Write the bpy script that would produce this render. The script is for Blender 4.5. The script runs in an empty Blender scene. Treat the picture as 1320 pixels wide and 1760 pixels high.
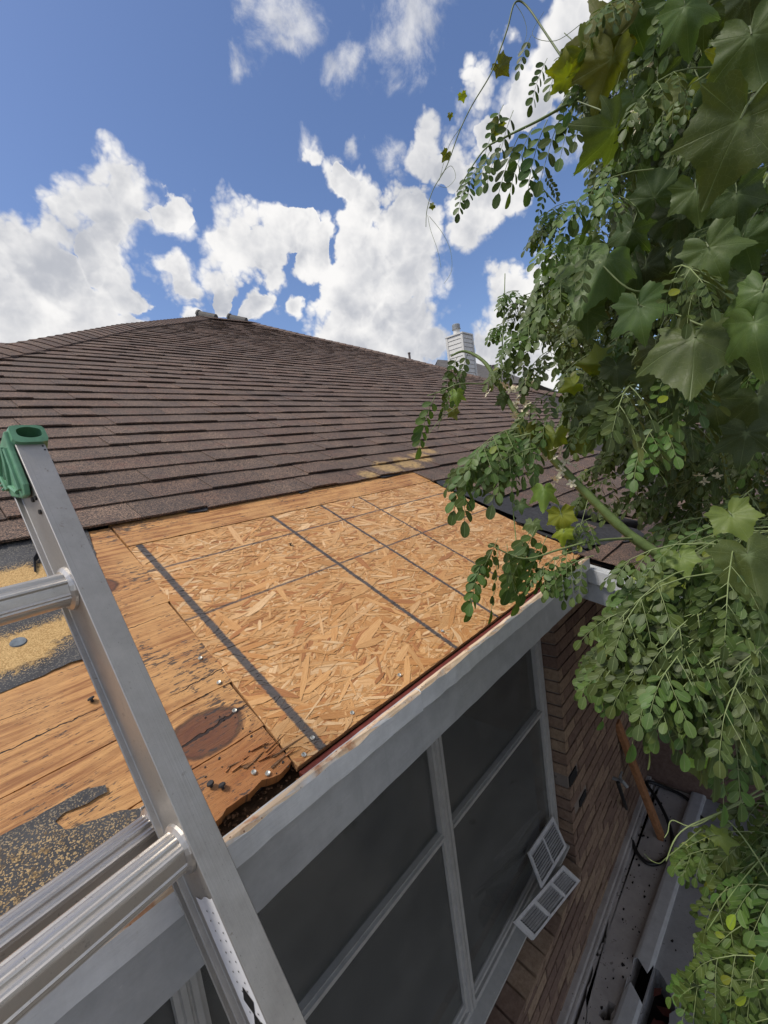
import bpy, bmesh, math, random
from mathutils import Vector, Matrix, noise as mnoise
R = random.Random(7)
sc = bpy.context.scene
COL = sc.collection

# ------------------------------------------------------------------ camera
CX = Vector((0.6619147, -0.7372024, -0.1356520))      # right
CD = Vector((-0.1787888, 0.0204753, -0.9836744))      # down
CF = Vector((0.7279447, 0.6753616, -0.1182506))       # forward
CP = Vector((-0.3567151, -0.5971714, 0.4822340))
FPX = 752.675
cam = bpy.data.cameras.new('camera')
camo = bpy.data.objects.new('camera', cam)
COL.objects.link(camo)
m = Matrix.Identity(4)
for i in range(3):
    m[i][0] = CX[i]; m[i][1] = -CD[i]; m[i][2] = -CF[i]; m[i][3] = CP[i]
camo.matrix_world = m
cam.sensor_fit = 'VERTICAL'; cam.sensor_height = 24.0; cam.sensor_width = 18.0
cam.lens = 24.0 * FPX / 1760.0
cam.clip_start = 0.02; cam.clip_end = 3000
sc.camera = camo

def ray(px, py):
    return CX * ((px - 660) / FPX) + CD * ((py - 880) / FPX) + CF
def at(px, py, t):
    return CP + ray(px, py) * t

# ------------------------------------------------------------------ light and sky
SUN_EL, SUN_AZ = math.radians(58), math.radians(-62)   # azimuth from +Y towards +X
sun_dir = Vector((math.cos(SUN_EL) * math.sin(SUN_AZ), math.cos(SUN_EL) * math.cos(SUN_AZ), math.sin(SUN_EL)))
sl = bpy.data.lights.new('sun', 'SUN'); sl.energy = 2.0; sl.angle = math.radians(14); sl.color = (1.0, 0.93, 0.83)
so = bpy.data.objects.new('sun', sl); COL.objects.link(so)
so.rotation_euler = (-sun_dir).to_track_quat('-Z', 'Y').to_euler()
so.location = (0, 0, 12)
sc.view_settings.view_transform = 'Standard'; sc.view_settings.look = 'None'
sc.view_settings.exposure = 0.75; sc.view_settings.gamma = 1.0
sc.view_settings.use_curve_mapping = False

class NT:
    """small helper to write node trees"""
    def __init__(s, tree):
        s.t = tree; s.n = tree.nodes; s.l = tree.links
    def node(s, typ, **kw):
        nd = s.n.new(typ)
        for k, v in kw.items():
            setattr(nd, k, v)
        return nd
    def put(s, sock, v):
        if v is None: return
        if isinstance(v, bpy.types.NodeSocket): s.l.new(v, sock)
        else:
            if hasattr(sock.default_value, '__len__'):
                n = len(sock.default_value)
                if not hasattr(v, '__len__'): v = (v,) * n
                v = tuple(v)
                if len(v) == 3 and n == 4: v = v + (1,)
            sock.default_value = v
    def math(s, op, a, b=None, c=None, clamp=False):
        nd = s.node('ShaderNodeMath', operation=op, use_clamp=clamp)
        s.put(nd.inputs[0], a); s.put(nd.inputs[1], b); s.put(nd.inputs[2], c)
        return nd.outputs[0]
    def vmath(s, op, a, b=None, scale=None):
        nd = s.node('ShaderNodeVectorMath', operation=op)
        s.put(nd.inputs[0], a); s.put(nd.inputs[1], b)
        if scale is not None: s.put(nd.inputs['Scale'], scale)
        return nd.outputs['Value'] if op in ('DISTANCE', 'LENGTH', 'DOT_PRODUCT') else nd.outputs[0]
    def noise(s, vec, scale, detail=4, rough=0.55, dist=0.0):
        nd = s.node('ShaderNodeTexNoise')
        s.put(nd.inputs['Vector'], vec); s.put(nd.inputs['Scale'], scale); s.put(nd.inputs['Detail'], detail)
        s.put(nd.inputs['Roughness'], rough); s.put(nd.inputs['Distortion'], dist)
        return nd.outputs['Fac']
    def ncol(s, vec, scale, detail=2):
        nd = s.node('ShaderNodeTexNoise')
        s.put(nd.inputs['Vector'], vec); s.put(nd.inputs['Scale'], scale); s.put(nd.inputs['Detail'], detail)
        return nd.outputs['Color']
    def voro(s, vec, scale, feature='F1', out='Distance', rnd=1.0):
        nd = s.node('ShaderNodeTexVoronoi', feature=feature)
        s.put(nd.inputs['Vector'], vec); s.put(nd.inputs['Scale'], scale); s.put(nd.inputs['Randomness'], rnd)
        return nd.outputs[out]
    def ss(s, v, a, b, x=0.0, y=1.0):
        nd = s.node('ShaderNodeMapRange', interpolation_type='SMOOTHSTEP')
        s.put(nd.inputs[0], v); s.put(nd.inputs[1], a); s.put(nd.inputs[2], b); s.put(nd.inputs[3], x); s.put(nd.inputs[4], y)
        return nd.outputs[0]
    def lin(s, v, a, b, x=0.0, y=1.0):
        nd = s.node('ShaderNodeMapRange')
        s.put(nd.inputs[0], v); s.put(nd.inputs[1], a); s.put(nd.inputs[2], b); s.put(nd.inputs[3], x); s.put(nd.inputs[4], y)
        return nd.outputs[0]
    def mix(s, f, a, b, blend='MIX'):
        nd = s.node('ShaderNodeMix', data_type='RGBA', blend_type=blend)
        s.put(nd.inputs[0], f); s.put(nd.inputs[6], a); s.put(nd.inputs[7], b)
        return nd.outputs[2]
    def scale(s, vec, xyz):
        return s.vmath('MULTIPLY', vec, xyz)
    def attr(s, name, out='Color'):
        nd = s.node('ShaderNodeAttribute', attribute_name=name)
        return nd.outputs[out]
    def pos(s):
        return s.node('ShaderNodeNewGeometry').outputs['Position']
    def obj(s):
        return s.node('ShaderNodeTexCoord').outputs['Object']
    def uv(s):
        return s.node('ShaderNodeTexCoord').outputs['UV']
    def sep(s, v):
        nd = s.node('ShaderNodeSeparateXYZ'); s.put(nd.inputs[0], v); return nd.outputs
    def comb(s, x, y, z):
        nd = s.node('ShaderNodeCombineXYZ'); s.put(nd.inputs[0], x); s.put(nd.inputs[1], y); s.put(nd.inputs[2], z); return nd.outputs[0]
    def bump(s, h, strength=0.5, dist=0.01):
        nd = s.node('ShaderNodeBump'); s.put(nd.inputs['Height'], h); nd.inputs['Strength'].default_value = strength
        nd.inputs['Distance'].default_value = dist
        return nd.outputs[0]

world = bpy.data.worlds.new('World'); sc.world = world; world.use_nodes = True
world.cycles.sampling_method = 'MANUAL'; world.cycles.sample_map_resolution = 512
W = NT(world.node_tree); W.n.clear()
sky = W.node('ShaderNodeTexSky', sky_type='NISHITA'); sky.sun_disc = False
sky.sun_elevation = SUN_EL; sky.sun_rotation = SUN_AZ; sky.air_density = 1.0; sky.dust_density = 1.3; sky.ozone_density = 1.6
D = W.vmath('NORMALIZE', W.node('ShaderNodeTexCoord').outputs['Generated'])
wob = W.vmath('SCALE', W.vmath('SUBTRACT', W.ncol(D, 9.0, 6), (0.5, 0.5, 0.5)), scale=0.16)
DW = W.vmath('ADD', D, wob)
# cumulus heaps (direction seen from the yard, angular radius) as they stood in the sky
HEAPS = [(222, 318, 42), (215, 370, 62), (285, 365, 52), (180, 430, 80), (60, 460, 78), (110, 500, 85), (30, 540, 90), (130, 560, 80), (220, 500, 60), (225, 570, 45), (310, 490, 36),
         (390, 395, 46), (430, 425, 70), (500, 405, 52), (545, 440, 62), (585, 325, 52), (535, 270, 26), (620, 390, 60), (690, 400, 62), (640, 480, 82), (710, 470, 60), (600, 520, 52), (600, 585, 62), (690, 560, 72), (740, 590, 46), (380, 512, 34), (440, 522, 30), (500, 533, 22),
         (775, 300, 60), (800, 365, 56), (850, 320, 62), (850, 240, 70), (905, 180, 70), (950, 110, 66), (990, 40, 76),
         (880, 520, 52), (850, 590, 52), (930, 570, 66), (960, 490, 60), (920, 630, 50), (320, 550, 24)]
WISPS = [(700, 70, 100), (735, 30, 80), (690, 140, 50), (590, 110, 48), (470, 20, 80), (420, 5, 50), (495, 60, 40), (407, 90, 30), (530, 250, 34), (620, 250, 24), (680, 302, 30), (1060, 190, 80), (980, 250, 60)]
def field(lst):
    cur = None
    for px, py, r in lst:
        d = ray(px, py); k = d.length; d = d / k
        ang = (r / FPX) / k
        v = W.math('SUBTRACT', 1.0, W.math('DIVIDE', W.vmath('DISTANCE', DW, tuple(d)), ang))
        cur = v if cur is None else W.math('MAXIMUM', cur, v)
    return cur
def billow(vec):
    # rounded cauliflower lumps of falling size
    wv = W.vmath('ADD', vec, W.vmath('SCALE', W.vmath('SUBTRACT', W.ncol(vec, 16.0, 4), (0.5, 0.5, 0.5)), scale=0.05))
    tot = None
    for sc_, am_ in ((10.0, 0.50), (22.0, 0.28), (50.0, 0.15), (115.0, 0.07)):
        nd = W.node('ShaderNodeTexVoronoi', feature='F1')
        W.put(nd.inputs['Vector'], wv); W.put(nd.inputs['Scale'], sc_)
        dd_ = nd.outputs['Distance']; v = W.math('MULTIPLY', W.math('SUBTRACT', 0.36, W.math('MULTIPLY', dd_, dd_)), am_ * 2.0); tot = v if tot is None else W.math('ADD', tot, v)
    return tot
puff = billow(D)
lit = tuple(sun_dir * 0.020 + CX * 0.006 + Vector((0, 0, 0.020)))
n2 = billow(W.vmath('ADD', D, lit))
heap = W.math('MAXIMUM', field(HEAPS), -1.0)
soft = W.noise(D, 7.0, 9, 0.6, 0.3)
hd = W.math('ADD', W.math('ADD', heap, -0.03), W.math('ADD', W.math('MULTIPLY', puff, 0.85), W.math('MULTIPLY', W.math('SUBTRACT', soft, 0.5), 0.9)))
hd = W.math('MAXIMUM', hd, W.ss(heap, 0.22, 0.48, -0.6, 0.62))
edge = W.ss(W.noise(D, 4.0, 3, 0.5), 0.35, 0.65, 0.20, 0.55)        # some rims crisp, some trailing off
hm = W.ss(hd, 0.0, edge)
wd = W.math('ADD', W.math('MAXIMUM', field(WISPS), -1.0), W.math('MULTIPLY', W.math('SUBTRACT', W.noise(W.scale(D, (1.0, 1.0, 0.8)), 12.0, 12, 0.66, 0.3), 0.5), 3.0))
wm = W.ss(wd, 0.1, 1.1, 0.0, 0.75)
# the same kind of broken cumulus everywhere else in the sky, thickened to neutralise the ambient light
away = W.ss(W.vmath('DOT_PRODUCT', D, tuple(CF)), 0.50, 0.30)
am = W.math('MULTIPLY', W.ss(W.math('ADD', W.noise(D, 3.2, 9, 0.56, 0.3), W.math('MULTIPLY', puff, .10)), 0.46, 0.56), away)
mask = W.math('MAXIMUM', W.math('MAXIMUM', hm, wm), am)
shade = W.math('ADD', 0.58, W.math('MULTIPLY', W.math('SUBTRACT', puff, n2), 0.62))
shade = W.math('ADD', shade, W.ss(hd, 0.2, 1.2, 0.16, -0.22))
lowf = W.noise(D, 3.6, 4, 0.5)
shade = W.math('ADD', shade, W.math('MULTIPLY', W.math('SUBTRACT', lowf, 0.5), 1.9))
shade = W.ss(shade, 0.0, 1.1)
ccol = W.mix(shade, (4.0, 4.15, 4.55), (7.6, 7.5, 7.4))
skyc = W.mix(1.0, sky.outputs[0], (0.90, 0.97, 1.16), 'MULTIPLY')
out = W.mix(mask, skyc, ccol)
bg = W.node('ShaderNodeBackground'); W.put(bg.inputs[0], out); bg.inputs[1].default_value = 0.076
wo = W.node('ShaderNodeOutputWorld'); W.l.new(bg.outputs[0], wo.inputs[0])

# ------------------------------------------------------------------ materials
def mat(name):
    mt = bpy.data.materials.new(name); mt.use_nodes = True
    T = NT(mt.node_tree); b = T.n['Principled BSDF']
    return mt, T, b
def simple(name, col, rough=0.6, metal=0.0, var=0.0, scale=20, bump=0.0):
    mt, T, b = mat(name)
    if var:
        n = T.noise(T.pos(), scale, 5, 0.6)
        c = T.mix(T.lin(n, 0.3, 0.7), tuple(x * (1 - var) for x in col), tuple(min(1, x * (1 + var)) for x in col))
        T.put(b.inputs['Base Color'], c)
        if bump: T.put(b.inputs['Normal'], T.bump(n, bump, 0.004))
    else: T.put(b.inputs['Base Color'], col)
    b.inputs['Roughness'].default_value = rough; b.inputs['Metallic'].default_value = metal
    return mt

PIT = 0.4545491; CT, ST = math.cos(PIT), math.sin(PIT)
PIT2 = math.radians(15)      # the porch part of the roof below the main eave line is flatter
def roofp(u, v, h=0.0):
    if v < 0 and u > 1.3: return Vector((u, v * math.cos(PIT2) - h * math.sin(PIT2), v * math.sin(PIT2) + h * math.cos(PIT2)))
    return Vector((u, v * CT - h * ST, v * ST + h * CT))

def m_shingle():
    mt, T, b = mat('asphalt shingle')
    p = T.pos(); c = T.attr('Col'); patch = T.ss(T.noise(p, 8, 4, .6), .35, .68)
    oi = T.node('ShaderNodeObjectInfo').outputs['Random']
    g = T.noise(p, 330, 2, 0.7); g2 = T.voro(p, 420, out='Color'); gv = T.sep(g2)[0]
    big = T.noise(p, 5, 4, 0.6)
    base = T.mix(T.lin(big, 0.3, 0.7), (0.088, 0.059, 0.046), (0.124, 0.086, 0.066))
    base = T.mix(1.0, base, c, 'MULTIPLY')
    base = T.mix(T.ss(gv, 0.60, 0.86), base, T.mix(1.0, base, (2.9, 2.75, 2.45), 'MULTIPLY'))
    base = T.mix(T.ss(gv, 0.36, 0.08), base, (0.025, 0.02, 0.018))
    base = T.mix(T.math('MULTIPLY', patch, .42), base, (0.055, 0.043, 0.040))
    rust = T.math('MULTIPLY', T.ss(T.noise(p, 11, 3), 0.56, 0.70), T.ss(g, 0.45, 0.6))
    base = T.mix(T.math('MULTIPLY', rust, 0.7), base, (0.15, 0.062, 0.045))
    # sawdust left on two tabs above the repair
    sd = None
    for u, v, r in ((1.30, 0.98, .14), (1.48, 1.00, .16), (1.66, 1.04, .13), (1.82, 1.12, .12), (1.12, 0.94, .09)):
        q = T.vmath('DISTANCE', p, tuple(roofp(u, v))); k = T.ss(q, r, r * 0.3)
        sd = k if sd is None else T.math('MAXIMUM', sd, k)
    sm = T.math('MULTIPLY', T.ss(T.math('ADD', T.noise(p, 60, 6, 0.7), T.math('MULTIPLY', sd, 0.5)), 0.72, 1.12), T.ss(sd, 0.0, 0.5, 0, .8))
    base = T.mix(sm, base, (0.50, 0.33, 0.13))
    T.put(b.inputs['Base Color'], base); b.inputs['Roughness'].default_value = 0.85
    T.put(b.inputs['Normal'], T.bump(T.math('ADD', g, T.math('MULTIPLY', gv, 0.6)), 0.55, 0.003))
    return mt
def m_strand():
    mt, T, b = mat('oriented strand board')
    uvv = T.uv(); c = T.attr('Col'); o = T.obj(); s = T.sep(o)
    gr = T.noise(T.scale(uvv, (26, 520, 1)), 1.0, 5, 0.65)
    gr2 = T.noise(T.scale(uvv, (9, 150, 1)), 1.0, 3, 0.5)
    col = T.mix(T.lin(gr, 0.30, 0.72), T.mix(1.0, c, (0.70, 0.58, 0.46), 'MULTIPLY'), c)
    col = T.mix(T.ss(gr2, 0.55, 0.75, 0, 0.45), col, T.mix(1.0, c, (0.62, 0.46, 0.32), 'MULTIPLY'))
    # printed nailing lines: black marking ink, rough at the edges
    wob = T.math('MULTIPLY', T.math('SUBTRACT', T.noise(o, 130, 3, 0.7), 0.5), 0.016)
    ink = None
    rag = T.noise(T.scale(o, (60, 260, 60)), 1.0, 4, 0.7)
    for u0, du, w in ((0.079 - 0.025, 0.0, .0088), (0.484, -.006, .0066), (0.700, 0.0, .0055), (0.905, 0.0, .0045)):
        x = T.math('ADD', T.math('ABSOLUTE', T.math('SUBTRACT', s[0], T.math('ADD', u0, T.math('MULTIPLY', s[1], du)))), T.math('ADD', T.math('MULTIPLY', wob, 0.55 if w > .01 else .4), T.math('MULTIPLY', T.math('SUBTRACT', rag, .5), .013 if w > .01 else .006)))
        k = T.ss(x, w + .0022, w - .0022); ink = k if ink is None else T.math('MAXIMUM', ink, k)
    for v0, dv, w in ((0.650, 0.004, .0038), (0.433, 0.0107, .0036)):
        x = T.math('ADD', T.math('ABSOLUTE', T.math('SUBTRACT', s[1], T.math('ADD', v0, T.math('MULTIPLY', s[0], dv)))), T.math('MULTIPLY', wob, .3))
        k = T.math('MULTIPLY', T.ss(x, w + .0016, w - .0016), 0.85); ink = T.math('MAXIMUM', ink, k)
    ink = T.math('MULTIPLY', ink, T.ss(rag, 0.22, 0.42, 0.25, 0.97))
    col = T.mix(ink, col, T.mix(T.lin(rag, .3, .7), (0.045, 0.042, 0.042), (0.10, 0.09, 0.085)))
    T.put(b.inputs['Base Color'], col); b.inputs['Roughness'].default_value = 0.55
    T.put(b.inputs['Normal'], T.bump(gr, 0.35, 0.0015))
    return mt
def m_plank():
    mt, T, b = mat('weathered pine decking')
    o = T.pos(); s = T.sep(o)
    u = s[0]; v = T.math('ADD', T.math('MULTIPLY', s[1], CT), T.math('MULTIPLY', s[2], ST))
    # grain bends round the knots
    ring = None; knot = None; vb = v
    for ku, kv, ka, kb in ((-0.088, 0.640, 0.038, 0.030), (-0.080, 0.152, 0.060, 0.040), (-0.52, 0.33, .04, .03)):
        du = T.math('DIVIDE', T.math('SUBTRACT', u, ku), ka); dv = T.math('DIVIDE', T.math('SUBTRACT', v, kv), kb)
        r2 = T.math('ADD', T.math('MULTIPLY', du, du), T.math('MULTIPLY', dv, dv))
        e = T.math('POWER', 2.718, T.math('MULTIPLY', r2, -0.22))
        vb = T.math('SUBTRACT', vb, T.math('MULTIPLY', T.math('MULTIPLY', dv, kb * 0.62), e))
        rr = T.math('ADD', T.math('SQRT', r2), T.math('MULTIPLY', T.math('SUBTRACT', T.noise(o, 45, 3), .5), .30))
        rgs = T.math('MULTIPLY', T.ss(T.math('SINE', T.math('MULTIPLY', T.math('SQRT', r2), 19.0)), -.2, .8), T.math('MULTIPLY', T.ss(rr, 2.3, 1.05), .38)); grain = rgs if knot is None else T.math('MAXIMUM', grain, rgs); k = T.ss(rr, 1.0, 0.93); rim = T.math('MULTIPLY', T.ss(T.math('ABSOLUTE', T.math('SUBTRACT', rr, 1.0)), .12, .02), .8); rims = rim if knot is None else T.math('MAXIMUM', rims, rim); knot = k if knot is None else T.math('MAXIMUM', knot, k)
    g = T.comb(T.math('MULTIPLY', u, 4.0), T.math('MULTIPLY', vb, 90.0), 0.0)
    gr = T.noise(g, 1.0, 6, 0.62, 0.4)
    fine = T.noise(T.comb(T.math('MULTIPLY', u, 40.0), T.math('MULTIPLY', vb, 700.0), 0.0), 1.0, 3, 0.6)
    blot = T.noise(o, 7, 4, 0.6)
    col = T.mix(T.ss(gr, 0.36, 0.62), (0.27, 0.105, 0.030), (0.56, 0.285, 0.100))
    col = T.mix(T.ss(blot, 0.40, 0.66, 0, 0.6), col, (0.62, 0.345, 0.130))
    low = T.ss(T.math('ADD', v, T.math('MULTIPLY', T.math('SUBTRACT', blot, .5), .16)), .20, .06, 0, .7)
    col = T.mix(T.math('MULTIPLY', low, T.ss(u, -.25, -.10)), col, (0.33, 0.115, 0.030))
    ff = T.noise(T.comb(T.math('MULTIPLY', u, 75.0), T.math('MULTIPLY', v, 420.0), 5.0), 1.0, 4, 0.65)
    fz = T.noise(o, 11, 4, 0.6)
    col = T.mix(T.ss(T.math('ADD', ff, T.math('MULTIPLY', T.math('SUBTRACT', fz, .5), .35)), .60, .66, 0, .85), col, (0.085, 0.045, 0.026))
    col = T.mix(T.ss(fine, 0.30, 0.5, 0.45, 0), col, (0.24, 0.095, 0.03))
    col = T.mix(T.math('MULTIPLY', knot, 0.86), col, T.mix(T.noise(o, 150, 4, .7), (0.050, 0.016, 0.009), (0.155, 0.050, 0.028)))
    col = T.mix(grain, col, (0.17, 0.06, 0.02))
    col = T.mix(rims, col, (0.045, 0.02, 0.012))
    # tar residue in short strokes along the grain
    fl = T.noise(T.comb(T.math('MULTIPLY', u, 42.0), T.math('MULTIPLY', v, 150.0), 3.0), 1.0, 4, 0.62)
    zone = T.noise(o, 5.5, 3, 0.6)
    tar = T.ss(T.math('ADD', fl, T.math('MULTIPLY', T.math('SUBTRACT', zone, 0.5), 0.55)), 0.615, 0.665)
    col = T.mix(T.math('MULTIPLY', tar, 0.85), col, (0.040, 0.033, 0.030))
    st = T.noise(T.comb(T.math('MULTIPLY', u, 16.0), T.math('MULTIPLY', v, 95.0), 9.0), 1.0, 3, 0.5)
    col = T.mix(T.ss(st, 0.68, 0.72, 0, .8), col, (0.055, 0.05, 0.052))
    # drying cracks
    ck = None
    for cu, cv, L, sl_, w in ((-0.07, 0.155, .085, .10, .0022), (-0.32, 0.300, .14, 0.0, .0010), (-.45, .36, .2, .01, .0008), (-.1, .47, .1, .02, .0007), (-.04, .26, .06, .05, .0009)):
        du = T.math('SUBTRACT', u, cu)
        dd = T.math('ABSOLUTE', T.math('SUBTRACT', T.math('SUBTRACT', v, cv), T.math('ADD', T.math('MULTIPLY', du, sl_), T.math('MULTIPLY', T.math('SUBTRACT', T.noise(o, 35, 3), .5), .018))))
        tap = T.math('MULTIPLY', T.ss(T.math('ABSOLUTE', du), L, L * .5), w)
        k = T.ss(T.math('SUBTRACT', dd, tap), 0.0006, -0.0004); k = T.math('MULTIPLY', k, T.ss(T.math('ABSOLUTE', du), L, L * .9)); ck = k if ck is None else T.math('MAXIMUM', ck, k)
    col = T.mix(ck, col, (0.022, 0.010, 0.006))
    T.put(b.inputs['Base Color'], col); b.inputs['Roughness'].default_value = 0.62
    h = T.math('SUBTRACT', T.math('ADD', T.math('MULTIPLY', gr, .6), T.math('MULTIPLY', fine, .5)), T.math('MULTIPLY', ck, 2.0))
    T.put(b.inputs['Normal'], T.bump(h, 0.8, 0.003))
    return mt
def m_felt():
    mt, T, b = mat('tar felt with sawdust')
    p = T.pos(); sw = T.attr('saw', 'Fac'); g = T.voro(p, 620, out='Color'); gv = T.sep(g)[0]
    n = T.noise(p, 90, 6, 0.75); big = T.noise(p, 14, 3)
    col = T.mix(T.lin(big, .3, .7), (0.030, 0.030, 0.034), (0.068, 0.068, 0.072))
    col = T.mix(T.ss(gv, 0.74, 0.95, 0, .8), col, (0.21, 0.19, 0.155))
    stn = T.noise(T.scale(p, (30, 60, 60)), 1.0, 5, .7)
    sm = T.ss(T.math('ADD', sw, T.math('ADD', T.math('MULTIPLY', T.math('SUBTRACT', n, .5), 1.5), T.math('MULTIPLY', T.math('SUBTRACT', stn, .5), .8))), 0.42, 0.72)
    sp = T.math('MULTIPLY', T.ss(gv, .66, .80), T.ss(sw, .05, .5, 0, .75))
    sc_ = T.mix(gv, (0.36, 0.205, 0.062), (0.66, 0.44, 0.185))
    col = T.mix(T.math('MAXIMUM', sm, sp), col, sc_)
    T.put(b.inputs['Base Color'], col); b.inputs['Roughness'].default_value = 0.75
    T.put(b.inputs['Normal'], T.bump(T.math('ADD', T.math('ADD', n, gv), T.math('MULTIPLY', sm, .8)), 0.6, 0.003))
    return mt
def m_alu(name, col, rough, streak_axis='rail'):
    mt, T, b = mat(name)
    p = T.pos(); o = T.uv()
    st = T.noise(T.scale(o, (3.0, 220.0, 1.0)), 1.0, 5, 0.65)
    blot = T.noise(p, 26, 6, 0.68); sp = T.voro(p, 190)
    sc1 = T.noise(T.vmath('ADD', T.scale(p, (900, 120, 500)), T.vmath('SCALE', T.ncol(p, 20), scale=40.0)), 1.0, 2, .5)
    c = T.mix(T.lin(blot, .3, .7), tuple(x * .80 for x in col), col)
    c = T.mix(T.ss(st, .55, .75, 0, .35), c, tuple(x * .55 for x in col))
    c = T.mix(T.ss(sc1, .70, .74, 0, .5), c, (0.06, 0.06, 0.06))
    dirt = T.ss(T.noise(p, 75, 5, .7), .62, .74, 0, .65)
    c = T.mix(dirt, c, (0.14, 0.105, 0.07))
    T.put(b.inputs['Base Color'], c); T.put(b.inputs['Metallic'], T.lin(dirt, 0, 1, .86, .2))
    T.put(b.inputs['Roughness'], T.lin(blot, .3, .7, rough + .1, rough - .06))
    T.put(b.inputs['Normal'], T.bump(T.math('ADD', st, blot), .10, .002))
    return mt
def m_paint(name, col, raw=False, rough=0.55):
    mt, T, b = mat(name)
    p = T.pos(); gr = T.noise(T.scale(p, (7, 260, 260)), 1.0, 5, .6); n = T.noise(p, 22, 5, .65)
    chip = T.ss(T.noise(p, 120, 4, .7), .66, .70)
    c = T.mix(T.lin(n, .3, .7), tuple(x * .85 for x in col), tuple(x * 1.08 for x in col))
    streak = T.ss(T.noise(T.scale(p, (60, 3, 3)), 1.0, 4, .6), .55, .75, 0, .3)
    c = T.mix(streak, c, tuple(x * .72 for x in col))
    c = T.mix(T.math('MULTIPLY', chip, T.ss(T.noise(p, 9, 2), .5, .62)), c, (0.60, 0.58, 0.53))
    if raw:   # the sawn top edge of the boards is bare wood
        up = T.sep(T.node('ShaderNodeNewGeometry').outputs['True Normal'])[2]
        edge = T.ss(T.math('ADD', up, T.math('MULTIPLY', T.math('SUBTRACT', n, .5), .5)), .45, .62)
        wd = T.mix(T.lin(gr, .3, .7), (0.50, 0.345, 0.21), (0.70, 0.56, 0.40))
        wd = T.mix(T.ss(T.voro(p, 95), .16, .10), wd, (0.16, 0.07, 0.035))
        wd = T.mix(T.ss(T.noise(p, 18, 4, .7), .52, .68, 0, .8), wd, (0.34, 0.13, 0.05))
        c = T.mix(edge, c, wd)
    T.put(b.inputs['Base Color'], c); b.inputs['Roughness'].default_value = rough
    T.put(b.inputs['Normal'], T.bump(T.math('ADD', gr, n), .32, .003))
    return mt
def m_leaf(name, up, under, trans=0.25, vein=None, rough=0.5, rib=None):
    mt, T, b = mat(name)
    c = T.attr('Col'); p = T.pos(); oi = T.node('ShaderNodeObjectInfo').outputs['Random']
    back = T.node('ShaderNodeNewGeometry').outputs['Backfacing']
    n = T.noise(p, 60, 4, .6)
    col = T.mix(back, up, under)
    col = T.mix(1.0, col, c, 'MULTIPLY')
    col = T.mix(T.lin(n, .35, .65, 0, .35), col, T.mix(1.0, col, (1.5, 1.35, .9), 'MULTIPLY'))
    hs = T.node('ShaderNodeHueSaturation'); T.put(hs.inputs['Color'], col); T.put(hs.inputs['Hue'], T.lin(oi, 0, 1, .48, .52)); T.put(hs.inputs['Value'], T.lin(oi, 0, 1, .75, 1.3))
    col = hs.outputs[0]
    if rib is not None:      # pale midrib and thin rim of each leaflet
        q = T.sep(T.uv()); e = T.math('ABSOLUTE', q[1])
        sv = T.math('ABSOLUTE', T.math('SINE', T.math('MULTIPLY', T.math('SUBTRACT', q[0], T.math('MULTIPLY', e, .22)), 21.0)))
        rf = T.math('MAXIMUM', T.ss(e, .11, .03, 0, .75), T.math('MAXIMUM', T.ss(e, .92, 1.0, 0, .15), T.ss(sv, .16, .0, 0, .16)))
        col = T.mix(rf, col, rib)
        T.put(b.inputs['Normal'], T.bump(T.math('SUBTRACT', 0.0, rf), .3, .001))
    if vein is not None:
        vv = T.attr('vein', 'Fac')
        q = T.uv()
        ve = T.voro(T.vmath('ADD', q, T.vmath('SCALE', T.ncol(q, 6), scale=.03)), 11, 'DISTANCE_TO_EDGE')
        vf = T.math('MAXIMUM', vv, T.ss(ve, .030, .0, 0, .35))
        col = T.mix(T.math('MULTIPLY', vf, .50), col, vein)
        T.put(b.inputs['Normal'], T.bump(T.math('SUBTRACT', T.math('MULTIPLY', n, .4), vf), .35, .003))
    T.put(b.inputs['Base Color'], col); b.inputs['Roughness'].default_value = rough
    b.inputs['Specular IOR Level'].default_value = 0.35
    tr = T.node('ShaderNodeBsdfTranslucent'); T.put(tr.inputs[0], T.mix(1.0, col, (2.2, 2.3, .6), 'MULTIPLY'))
    mx = T.node('ShaderNodeMixShader'); mx.inputs[0].default_value = trans
    T.l.new(b.outputs[0], mx.inputs[1]); T.l.new(tr.outputs[0], mx.inputs[2])
    T.l.new(mx.outputs[0], T.n['Material Output'].inputs[0])
    return mt
def m_brick():
    mt, T, b = mat('fired clay brick')
    p = T.pos(); c = T.attr('Col'); oi = T.node('ShaderNodeObjectInfo').outputs['Random']
    n = T.noise(p, 40, 6, .7); sp = T.noise(p, 220, 3, .7)
    col = T.mix(T.lin(n, .3, .7), (0.170, 0.103, 0.070), (0.31, 0.212, 0.150))
    hs = T.node('ShaderNodeHueSaturation'); T.put(hs.inputs['Color'], col); T.put(hs.inputs['Value'], T.lin(oi, 0, 1, .65, 1.25)); T.put(hs.inputs['Hue'], T.lin(oi, 0, 1, .49, .515))
    col = T.mix(T.ss(sp, .6, .75, 0, .5), hs.outputs[0], (0.06, 0.035, 0.025))
    T.put(b.inputs['Base Color'], col); b.inputs['Roughness'].default_value = .9
    T.put(b.inputs['Normal'], T.bump(T.math('ADD', n, sp), .5, .004))
    return mt
def m_concrete(name, col, dirt=(0.05, 0.042, 0.035)):
    mt, T, b = mat(name)
    p = T.pos(); n = T.noise(p, 6, 7, .65); f = T.noise(p, 130, 4, .7); sp = T.ss(T.noise(p, 24, 5, .7), .60, .70)
    c = T.mix(T.lin(n, .3, .7), tuple(x * .72 for x in col), tuple(x * 1.15 for x in col))
    c = T.mix(T.math('MULTIPLY', sp, .7), c, dirt)
    T.put(b.inputs['Base Color'], c); b.inputs['Roughness'].default_value = .9
    T.put(b.inputs['Normal'], T.bump(T.math('ADD', n, f), .4, .006))
    return mt
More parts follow.
